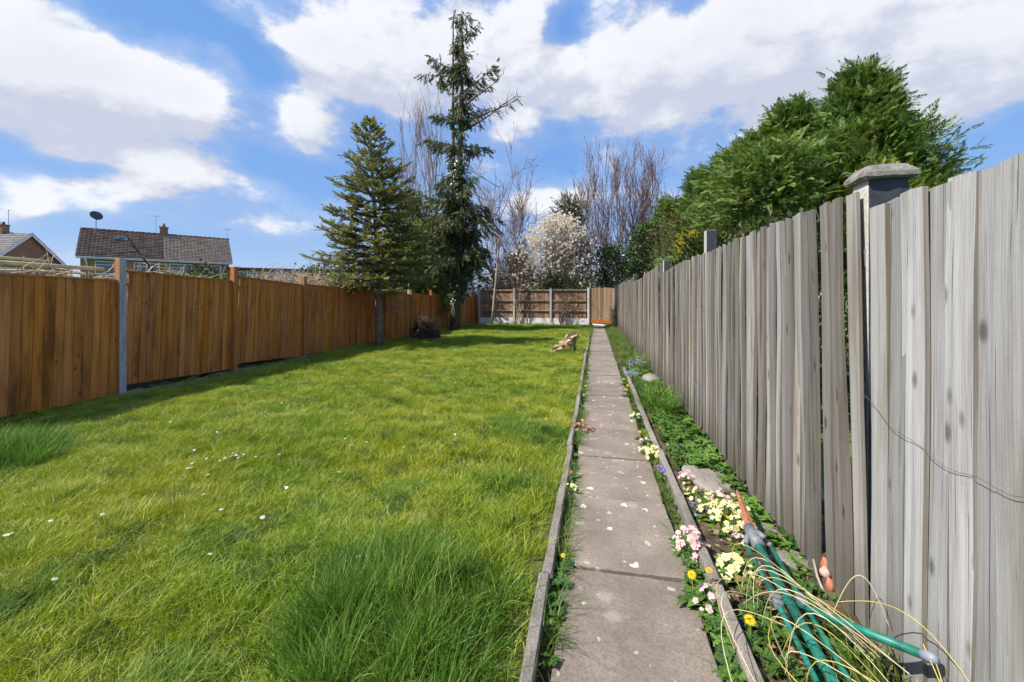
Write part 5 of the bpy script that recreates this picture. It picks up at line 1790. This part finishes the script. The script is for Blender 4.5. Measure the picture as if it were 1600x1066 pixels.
# ------------------------------------------------------------------ stones, shards, driftwood, heaps
def rock(name, label, cat, loc, size, mat, seed=0, group=None, flat=False, rz=0.0):
    rr = random.Random(seed)
    vs_, fs = [], []
    nu, nv = 12, 7
    for i in range(nv + 1):
        ph = math.pi * i / nv
        for j in range(nu):
            a = 2 * math.pi * j / nu
            v = Vector((math.sin(ph) * math.cos(a), math.sin(ph) * math.sin(a), math.cos(ph)))
            if flat:
                m = max(abs(v.x), abs(v.y), 0.001)
                v = Vector((v.x * 0.75 + math.copysign(0.25, v.x) * min(1, abs(v.x) * 3), v.y * 0.75 + math.copysign(.25, v.y) * min(1, abs(v.y) * 3), max(-0.5, min(0.5, v.z * 1.6))))
            k = 1 + 0.13 * math.sin(3 * v.x + seed) + 0.10 * math.sin(5 * v.y + 2 * seed) + rr.uniform(-0.05, 0.05)
            vs_.append((v.x * size[0] * k, v.y * size[1] * k, v.z * size[2] * (k if not flat else 1 + rr.uniform(-.08, .08))))
    for i in range(nv):
        for j in range(nu):
            fs.append((i * nu + j, (i + 1) * nu + j, (i + 1) * nu + (j + 1) % nu, i * nu + (j + 1) % nu))
    o = np_obj(name, np.array(vs_), np.array(fs), mat, None, True)
    o.location = loc; o.rotation_euler = (rr.uniform(-.08, .08), rr.uniform(-.08, .08), rz)
    return tag(o, label, cat, group)


rock('flat_stone', 'big flat mossy stone lying in the bed behind the pink primroses', 'stone', (0.84, 3.34, gz(3.4) + 0.03), (0.16, 0.20, 0.05), STONE, 3, flat=True, rz=0.3)
rock('flat_stone', 'flat grey stone lying against the fence foot beside the airer', 'stone', (0.98, 2.52, gz(2.5) + 0.02), (0.07, 0.26, 0.04), STONE, 5, flat=True, rz=0.12)
rock('flat_stone', 'narrow half-buried stone beside the leafy weeds', 'stone', (0.74, 3.95, gz(4) + 0.015), (0.07, 0.22, 0.04), STONE, 8, flat=True, rz=0.2)
rock('flat_stone', 'rounded pale stone beyond the strap-leaved clump', 'stone', (0.93, 7.25, gz(7) + 0.03), (0.17, 0.20, 0.09), STONE, 9)
TERRA = mat_plain('broken_brick', (0.42, 0.16, 0.10), 0.9, 0.25, 12, bmp=0.5)
rock('brick_shard', 'upper red brick shard in the gap under the fence', 'brick', (1.075, 2.24, 0.085), (0.018, 0.026, 0.04), TERRA, 2)
rock('brick_shard', 'lower red brick shard in the gap under the fence', 'brick', (1.06, 2.16, 0.045), (0.016, 0.024, 0.035), TERRA, 4)
rock('pebble', 'smooth pinkish pebble wedged under the fence', 'pebble', (1.05, 2.19, 0.085), (0.02, 0.022, 0.026), mat_plain('pink_pebble', (0.50, 0.34, 0.27), 0.7, 0.2, 10), 6)
mb = MB(); mb.tube([(1.045, 2.28, 0.09), (1.03, 2.21, 0.05), (1.025, 2.14, 0.02)], 0.006, 6)
tag(mb.obj('stick', PALEBARK, None, True), 'short pale stick lying under the fence gap', 'stick')

# gnarled stump
st = root_obj('driftwood_stump', (-0.72, 10.9, gz(10.9)), 'gnarled pale rotten stump standing on the lawn by the kerb', 'stump')
st.scale = (1.2, 1.2, 1.2)
def chunk(name, p0, p1, r, seed, mat=DRIFT):
    rr = np.random.default_rng(seed)
    p0, p1 = np.array(p0), np.array(p1)
    n, k = 9, 11
    d = norm(p1 - p0); a = norm(np.cross(d, [0.3, 1, 0.2])); b_ = np.cross(d, a)
    lob = rr.uniform(0.55, 1.45, k)
    vs_ = []
    for i in range(n + 1):
        u = i / n
        c = p0 + (p1 - p0) * u + rr.normal(0, 0.014, 3)
        lob = np.clip(lob + rr.normal(0, 0.22, k), 0.35, 1.6)
        taper = (0.5 + 0.5 * math.sin(math.pi * min(1, 0.15 + 0.8 * u))) * (0.45 if i in (0, n) else 1)
        for j in range(k):
            an = 6.283 * j / k
            vs_.append(c + (a * math.cos(an) + b_ * math.sin(an)) * r * lob[j] * taper)
    fs = [(i * k + j, i * k + (j + 1) % k, (i + 1) * k + (j + 1) % k, (i + 1) * k + j) for i in range(n) for j in range(k)]
    mb = MB(); mb.add(vs_, fs + [tuple(range(k - 1, -1, -1)), tuple(n * k + j for j in range(k))])
    return mb.obj(name, mat, st)
chunk('trunk', (-0.14, 0, 0.12), (0.24, 0.02, 0.42), 0.085, 1)
chunk('limb', (-0.36, -0.04, 0.0), (-0.02, -0.02, 0.20), 0.055, 2)
chunk('limb', (-0.05, -0.04, 0.16), (0.15, -0.08, 0.17), 0.085, 3)
chunk('limb', (0.16, 0.0, 0.22), (0.17, -0.02, -0.06), 0.026, 4, BARK)
chunk('limb', (0.02, 0.04, 0.24), (-0.24, 0.13, -0.03), 0.032, 5, BARK)
chunk('limb', (0.05, -0.02, 0.30), (0.20, -0.07, 0.20), 0.045, 7, BARK)
chunk('root', (-0.40, -0.06, 0.01), (-0.20, -0.10, 0.05), 0.035, 6)

# heap of rotted brushwood by the fence
hp = root_obj('brushwood_heap', (-5.75, 13.5, gz(13.5)), 'dark heap of rotted brushwood against the panel fence', 'heap')
v = []; 
nu, nv = 20, 8
vs_, fs = [], []
for i in range(nv + 1):
    ph = 0.5 * math.pi * i / nv
    for j in range(nu):
        a = 6.283 * j / nu
        k = 1 + 0.18 * math.sin(3 * a + 1) + R.uniform(-.1, .1)
        vs_.append((0.46 * k * math.sin(ph) * math.cos(a), 0.42 * k * math.sin(ph) * math.sin(a), 0.68 * math.cos(ph) * (1 + R.uniform(-.06, .06)) - 0.04))
for i in range(nv):
    for j in range(nu):
        fs.append((i * nu + j, (i + 1) * nu + j, (i + 1) * nu + (j + 1) % nu, i * nu + (j + 1) % nu))
np_obj('mound', np.array(vs_), np.array(fs), BRUSH, hp)
sg = []
for k in range(420):
    a = R.uniform(0, 6.283); ph = math.acos(R.uniform(0, 1))
    p = np.array([0.46 * math.sin(ph) * math.cos(a), 0.42 * math.sin(ph) * math.sin(a), 0.68 * math.cos(ph)])
    sg += segs_of(polyline(p, NR.normal(0, 1, 3) + p, R.uniform(.08, .26), 3, 0, .3), R.uniform(0.004, 0.011), 0.003)
v, f = twigs(sg); o = np_obj('brushwood', v, f, BRUSH, hp); tag(o, kind='stuff')
sg = []
for k in range(150):
    a = R.uniform(0, 6.283); ph = math.acos(R.uniform(0, 1))
    p = np.array([0.47 * math.sin(ph) * math.cos(a), 0.43 * math.sin(ph) * math.sin(a), 0.69 * math.cos(ph)])
    sg += segs_of(polyline(p, NR.normal(0, 1, 3) + p * 1.2, R.uniform(.15, .45), 4, 0.02, .2), R.uniform(0.005, 0.010), 0.003)
v, f = twigs(sg); tag(np_obj('sticks', v, f, TWIG, hp), kind='stuff')
n = 500
a = NR.uniform(0, 6.283, n); ph = np.arccos(NR.uniform(0, 1, n))
P = np.stack([0.49 * np.sin(ph) * np.cos(a), 0.45 * np.sin(ph) * np.sin(a), 0.70 * np.cos(ph)], 1)
v, f = place(*T_LEAF, P, NR.normal(0, 1, (n, 3)), P + NR.normal(0, .3, (n, 3)), NR.uniform(0.05, 0.11, n))
tag(np_obj('dead_leaves', v, f, RUSSET, hp), kind='stuff')
rock('stone', 'pale stone lying at the foot of the brushwood heap', 'stone', (-5.1, 13.3, gz(13.3) + 0.03), (0.14, 0.10, 0.06), STONE, 12)
for k in range(9):
    x = -5.3 + k * 0.52 + R.uniform(-.2, .2)
    rock('rubble_stone', 'rough stone in the rubble along the foot of the back fence', 'stone', (x, BY - 0.35 + R.uniform(-.2, .1), bgz + 0.04), (R.uniform(.08, .2), R.uniform(.08, .14), R.uniform(.06, .13)), STONE if k % 3 else TERRA, 20 + k, 'rubble stones by the back fence')
rock('doorstep_stone', 'pale stone step in front of the garden gate', 'stone', (0.33, BY - 0.35, bgz + 0.02), (0.5, 0.16, 0.06), PALECON, 31, flat=True)

# twigs and litter along the foot of the panel fence
sg = []
for k in range(420):
    y = R.uniform(4.6, 20)
    p = np.array([R.uniform(-6.72, -6.35), y, gz(y) + R.uniform(0.0, 0.06)])
    sg += segs_of(polyline(p, (R.uniform(-.5, .5), R.uniform(-1, 1), R.uniform(-.05, .06)), R.uniform(.12, .4), 3, 0.02, .12), R.uniform(0.002, 0.005), 0.002)
v, f = twigs(sg); tag(np_obj('dry_twigs', v, f, STRAW), 'dry fallen twigs lying along the foot of the panel fence', 'twigs', kind='stuff')
# bare climbing shrub in front of the back fence
bare_tree('climbing_shrub', 'bare forked shrub trained against the back fence', (-4.15, 22.4, bgz), [((0.1, 0, 1), 2.0), ((-0.25, 0, 1), 1.9), ((0.5, 0, 1), 1.9)], 0.035, PALEBARK, TWIG, 2, 0.5, 0.3, (2, 4), 0.6, rmin=0.006)
shrub('climbing_rose', 'sparse leafy climber on the back fence boards', (-1.75, 22.5, bgz), 0.6, 0.12, 1.9, HEDGE, 22, 12, 0.07, bare=3, stem=TWIG, spread=0.14)
shrub('dry_shrub', 'small tan dry plant beside the gate against the old fence', (0.95, 21.6, bgz), 0.14, 0.3, 0.95, OLIVE, 22, 18, 0.06, bare=4, stem=STRAW, spread=0.08)

# ------------------------------------------------------------------ what pokes over the panel fence
def tangle(label, x0, x1, y0, y1, zt, n, mat=STRAW):
    e = root_obj('vine_tangle', ((x0 + x1) / 2, (y0 + y1) / 2, 0.05), label, 'dry vines', 'dry vine tangles over the panel fence')
    sg = []
    for k in range(n):
        p = np.array([R.uniform(x0, x1) - (x0 + x1) / 2, R.uniform(y0, y1) - (y0 + y1) / 2, zt - abs(R.gauss(0, 0.22)) - 0.12])
        d = np.array([R.gauss(0, .5), R.gauss(0, 1), R.gauss(0.25, .6)])
        sg += segs_of(polyline(p, d, R.uniform(0.2, 0.55), 7, 0.07, .30), R.uniform(0.004, 0.010), 0.003)
    for k in range(10):
        sg += segs_of(polyline((R.uniform(-.2, .2), R.uniform(y0, y1) - (y0 + y1) / 2, 0), (0, 0, 1), zt - 0.1, 6, 0, .12), 0.014, 0.006)
    sg = [q for q in sg if max(q[0], q[3]) + (x0 + x1) / 2 < -6.84]
    v, f = twigs(sg); np_obj('stems', v, f, mat, e)
    return e
tangle('pale dry vine tangle filling the gap beside the bleached post', -7.5, -7.0, 3.4, 4.6, 1.76, 170)
tangle('sparse dry vine tangle over the fence below the tiled roof', -7.6, -7.0, 4.9, 6.6, 1.86, 150)
tangle('dense dry brushwood heaped over the fence near the fir', -7.8, -7.1, 8.2, 10.6, 2.0, 420)
tangle('dry vine tangle over the fence where the fir branches hang', -7.8, -7.1, 10.6, 12.6, 1.85, 260)
tangle('few dry stems above the fence at the near end', -7.5, -7.0, 1.8, 3.3, 1.72, 90)
BAMBOO = mat_plain('green_pole', (0.50, 0.50, 0.28), 0.6, 0.25, 6)
for k, (x, z, y0, y1, r_, lab) in enumerate(((-7.35, 1.80, 2.9, 5.0, 0.028, 'thick pale pole lying level beyond the fence'), (-7.5, 1.88, 2.9, 4.4, 0.018, 'thinner mossy pole lying above the pale pole'), (-7.45, 1.72, 3.9, 5.1, 0.016, 'thin pole below the pale pole beyond the fence'))):
    e = root_obj('pole_rail', (x, y0, 0.05), lab + ' on two stakes', 'pole')
    mb = MB(); mb.tube([(0, 0, z - .05), (0.02, (y1 - y0) / 2, z - 0.04), (0, y1 - y0, z - .05)], r_, 8); mb.obj('pole', BAMBOO, e, True)
    for yy in (0.2, y1 - y0 - 0.2):
        mb = MB(); mb.tube([(-0.03, yy, 0.05), (-0.03, yy, z)], 0.012, 6); mb.obj('stake', BARK, e, True)
# yucca
yk = root_obj('yucca', (-7.5, 6.45, 0.1), 'spiky green yucca-like plant above the panel fence', 'plant')
mb = MB(); mb.tube([(0, 0, 0), (0.02, 0.02, 0.8), (0, 0, 1.35)], [0.05, 0.045, 0.04], 8); mb.obj('stem', BARK, yk, True)
me = tuft_mesh('leaves', 60, 0.04, 0.55, 0.25, 0.026, 1.3, PLEAF, 5)
o = link(bpy.data.objects.new('leaves', me), yk); o.location = (0, 0, 1.3)
# bent bare branch arching over the fence
mb = MB()
mb.tube([(0, 0, 0.05), (0.05, 0.1, 1.0), (0.05, -0.05, 1.7), (0.0, -0.35, 2.15), (0.0, -0.5, 2.35)], [0.03, 0.026, 0.02, 0.014, 0.006], 7)
mb.tube([(0.05, -0.05, 1.7), (0, 0.35, 1.62), (0, 0.7, 1.55)], [0.014, 0.010, 0.005], 6)
mb.tube([(0.0, -0.25, 2.05), (0, -0.65, 1.98), (0, -1.0, 1.93)], [0.010, 0.008, 0.004], 6)
o = tag(mb.obj('bare_branch', DARKBARK, None, True), 'dark bent bare branch arching over the panel fence before the tiled roof', 'branch')
o.location = (-7.6, 5.95, 0.1)

# swing frame beyond the fence
sw = root_obj('swing_frame', (-8.6, 16.0, 0.0), 'rustic wooden swing frame with hanging ropes beyond the panel fence', 'swing frame')
mb = MB(); mb.tube([(-0.9, -0.5, 2.05), (0, 0.0, 2.09), (0.95, 0.5, 2.07)], 0.045, 8); mb.obj('beam', PALEBARK, sw, True)
for sx in (-1, 1):
    for dy in (-0.5, 0.5):
        mb = MB(); mb.tube([(sx * 0.85 - dy * .3, sx * 0.45 + dy, -0.33), (sx * 0.85, sx * 0.45, 2.08)], 0.04, 7); mb.obj('leg', PALEBARK, sw, True)
for dx in (-0.25, -0.1, 0.25):
    mb = MB(); mb.tube([(dx, dx * .53, 2.07), (dx * .9, dx * .5, 0.5)], 0.012, 5); mb.obj('rope', mat_plain('grey_rope', (0.42, 0.44, 0.46), 0.8, 0.1, 9) if 'grey_rope' not in MATS else MATS['grey_rope'], sw)
mb = MB(); mb.box((0.0, 0.0, 0.5), (0.55, 0.2, 0.03), Matrix.Rotation(0.49, 3, 'Z')); mb.obj('seat', PALEBARK, sw)

# ------------------------------------------------------------------ folded rotary clothes airer lying in the bed
GREEN = mat_plain('green_enamel', (0.014, 0.145, 0.105), 0.42, 0.45, 18, spec=0.4)
HUB = mat_plain('grey_plastic', (0.16, 0.17, 0.19), 0.5, 0.2, 25)
RUST = mat_plain('rusty_steel', (0.33, 0.13, 0.07), 0.85, 0.4, 60, bmp=0.5)
CAPG = mat_plain('pale_end_cap', (0.22, 0.24, 0.30), 0.5, 0.1, 10)
CORD = mat_plain('cream_cord', (0.56, 0.49, 0.29), 0.55, 0.15, 15)
CORDY = mat_plain('yellow_cord', (0.50, 0.39, 0.10), 0.55, 0.15, 15)
air = root_obj('clothes_airer', (0.78, 2.4, 0.0), 'folded green rotary clothes airer lying in the flower bed with loose cords', 'clothes airer')
AX = 0.78; AY = 2.4
def yy_(y):
    return y - 0.20 * max(0.0, min(1.0, (y - 1.95) / 0.4))
def A(*p):
    return tuple((x - AX, yy_(y) - AY, z) for x, y, z in p)
mb = MB(); mb.tube(A((0.775, 2.44, 0.17), (0.765, 1.8, 0.14), (0.75, 1.2, 0.10), (0.735, 0.55, 0.06)), 0.0185, 14); mb.obj('pole', GREEN, air, True)
mb = MB(); mb.tube(A((0.79, 2.46, 0.155), (0.785, 1.9, 0.115), (0.78, 1.3, 0.08)), 0.0135, 12); mb.obj('inner_pole', GREEN, air, True)
# rusty spike: flattened bar tapering to a point
mb = MB()
spine = [(0.780, 2.50, 0.175, 0.024, 0.010), (0.800, 2.66, 0.19, 0.021, 0.009), (0.832, 2.86, 0.20, 0.013, 0.007), (0.84, 2.93, 0.205, 0.004, 0.004)]
vs_ = []
for x, y, z, w_, t_ in spine:
    y = yy_(y); vs_ += [(x - AX - w_, y - AY, z), (x - AX, y - AY, z + t_), (x - AX + w_, y - AY, z), (x - AX, y - AY, z - t_)]
fs = [(i * 4 + j, i * 4 + (j + 1) % 4, i * 4 + 4 + (j + 1) % 4, i * 4 + 4 + j) for i in range(3) for j in range(4)] + [(3, 2, 1, 0), (12, 13, 14, 15)]
mb.add(vs_, fs); mb.obj('ground_spike', RUST, air)
# hub with four lugs
mb = MB()
mb.tube(A((0.778, 2.56, 0.178), (0.777, 2.48, 0.174), (0.776, 2.40, 0.168)), [0.022, 0.034, 0.030], 14)
for sx, sz in ((-1, 0.1), (1, 0.1), (0.45, 1), (-0.6, -0.7)):
    mb.tube(A((0.777, 2.50, 0.174), (0.777 + 0.035 * sx, 2.46, 0.174 + 0.03 * sz), (0.777 + 0.055 * sx, 2.41, 0.170 + 0.04 * sz)), [0.015, 0.014, 0.012], 8)
mb.obj('hub', HUB, air, True)
arms = [((0.722, 2.42, 0.165), (0.715, 1.85, 0.15), (0.70, 1.2, 0.09), (0.69, 0.7, 0.05)),
        ((0.833, 2.42, 0.165), (0.83, 1.9, 0.13), (0.815, 1.3, 0.09), (0.80, 0.7, 0.05)),
        ((0.745, 1.95, 0.10), (0.735, 1.4, 0.07), (0.715, 0.7, 0.04))]
for a_ in arms:
    mb = MB(); mb.tube(A(*a_), 0.0098, 10)
    ao = mb.obj('arm', GREEN, air, True)
    mid = Vector(a_[1])
    mb = MB(); mb.box(Vector(A(tuple(mid))[0]), (0.03, 0.07, 0.03)); bevel(mb.obj('joint', HUB, ao), 0.005, 2)
# outstretched arm with pale end cap
mb = MB(); mb.tube(A((0.79, 1.93, 0.10), (0.90, 1.735, 0.175), (1.018, 1.535, 0.245)), 0.014, 12); ao = mb.obj('outstretched_arm', GREEN, air, True)
mb = MB(); mb.tube(A((1.014, 1.542, 0.243), (1.028, 1.518, 0.251), (1.033, 1.51, 0.254)), [0.0165, 0.0155, 0.010], 12); mb.obj('end_cap', CAPG, ao, True)
mb = MB(); mb.tube(A((0.775, 1.96, 0.11), (0.80, 1.915, 0.105)), 0.024, 10); mb.obj('arm_bracket', HUB, ao, True)
# loose cords, arching out to both sides
def arc(p0, p1, h, sag, k=12):
    p0, p1 = Vector(p0), Vector(p1)
    pts = []
    for i in range(k + 1):
        u = i / k
        p = p0.lerp(p1, u)
        s_ = math.sin(math.pi * u)
        pts.append((p.x + sag[0] * s_, p.y + sag[1] * s_, max(0.02, p.z + h * s_)))
    return pts
cords = []
for k in range(13):
    y = 2.25 - 0.05 * k + R.uniform(-.02, .02)
    cords.append((arc((0.69 - R.uniform(0, .07), y - R.uniform(0.05, .22), 0.06), (0.93 + R.uniform(-0.03, .09), y - R.uniform(.25, .55), 0.12 + R.uniform(-.04, .06)), R.uniform(.09, .2), (R.uniform(-.16, -.04), R.uniform(-.02, .18))), k % 4 == 0))
cords.append((arc((0.70, 1.9, 0.10), (0.55, 1.5, 0.04), 0.12, (-0.14, 0.06)), False))
cords.append((arc((0.72, 1.75, 0.12), (0.46, 1.42, 0.03), 0.06, (-0.10, 0.16)), False))
cords.append((arc((0.70, 1.98, 0.12), (0.52, 1.72, 0.03), 0.13, (-0.12, -0.02)), True))
cords.append((arc((0.74, 1.85, 0.12), (0.78, 1.28, 0.14), 0.02, (-0.16, 0.0)), True))
cords.append((arc((0.78, 1.28, 0.14), (1.02, 1.55, 0.27), -0.06, (0.05, -0.10)), True))
cords.append((arc((0.88, 1.75, 0.24), (1.052, 1.36, 0.24), 0.10, (0.03, 0.02)), True))
cords.append((arc((1.052, 1.36, 0.24), (1.048, 1.40, 0.03), 0.0, (-0.01, -0.045)), True))
cords.append((arc((0.92, 1.85, 0.14), (1.045, 1.75, 0.18), 0.16, (0.0, 0.0)), False))
cords.append((arc((1.03, 1.52, 0.25), (0.90, 1.40, 0.04), 0.03, (0.02, -0.04)), True))
cords.append((arc((1.04, 1.45, 0.12), (0.86, 1.52, 0.05), 0.02, (0.02, -0.08)), False))
for pts, yel in cords:
    mb = MB(); mb.tube(A(*pts), 0.0016, 6, cap=False)
    mb.obj('cord', CORDY if yel else CORD, air, True)
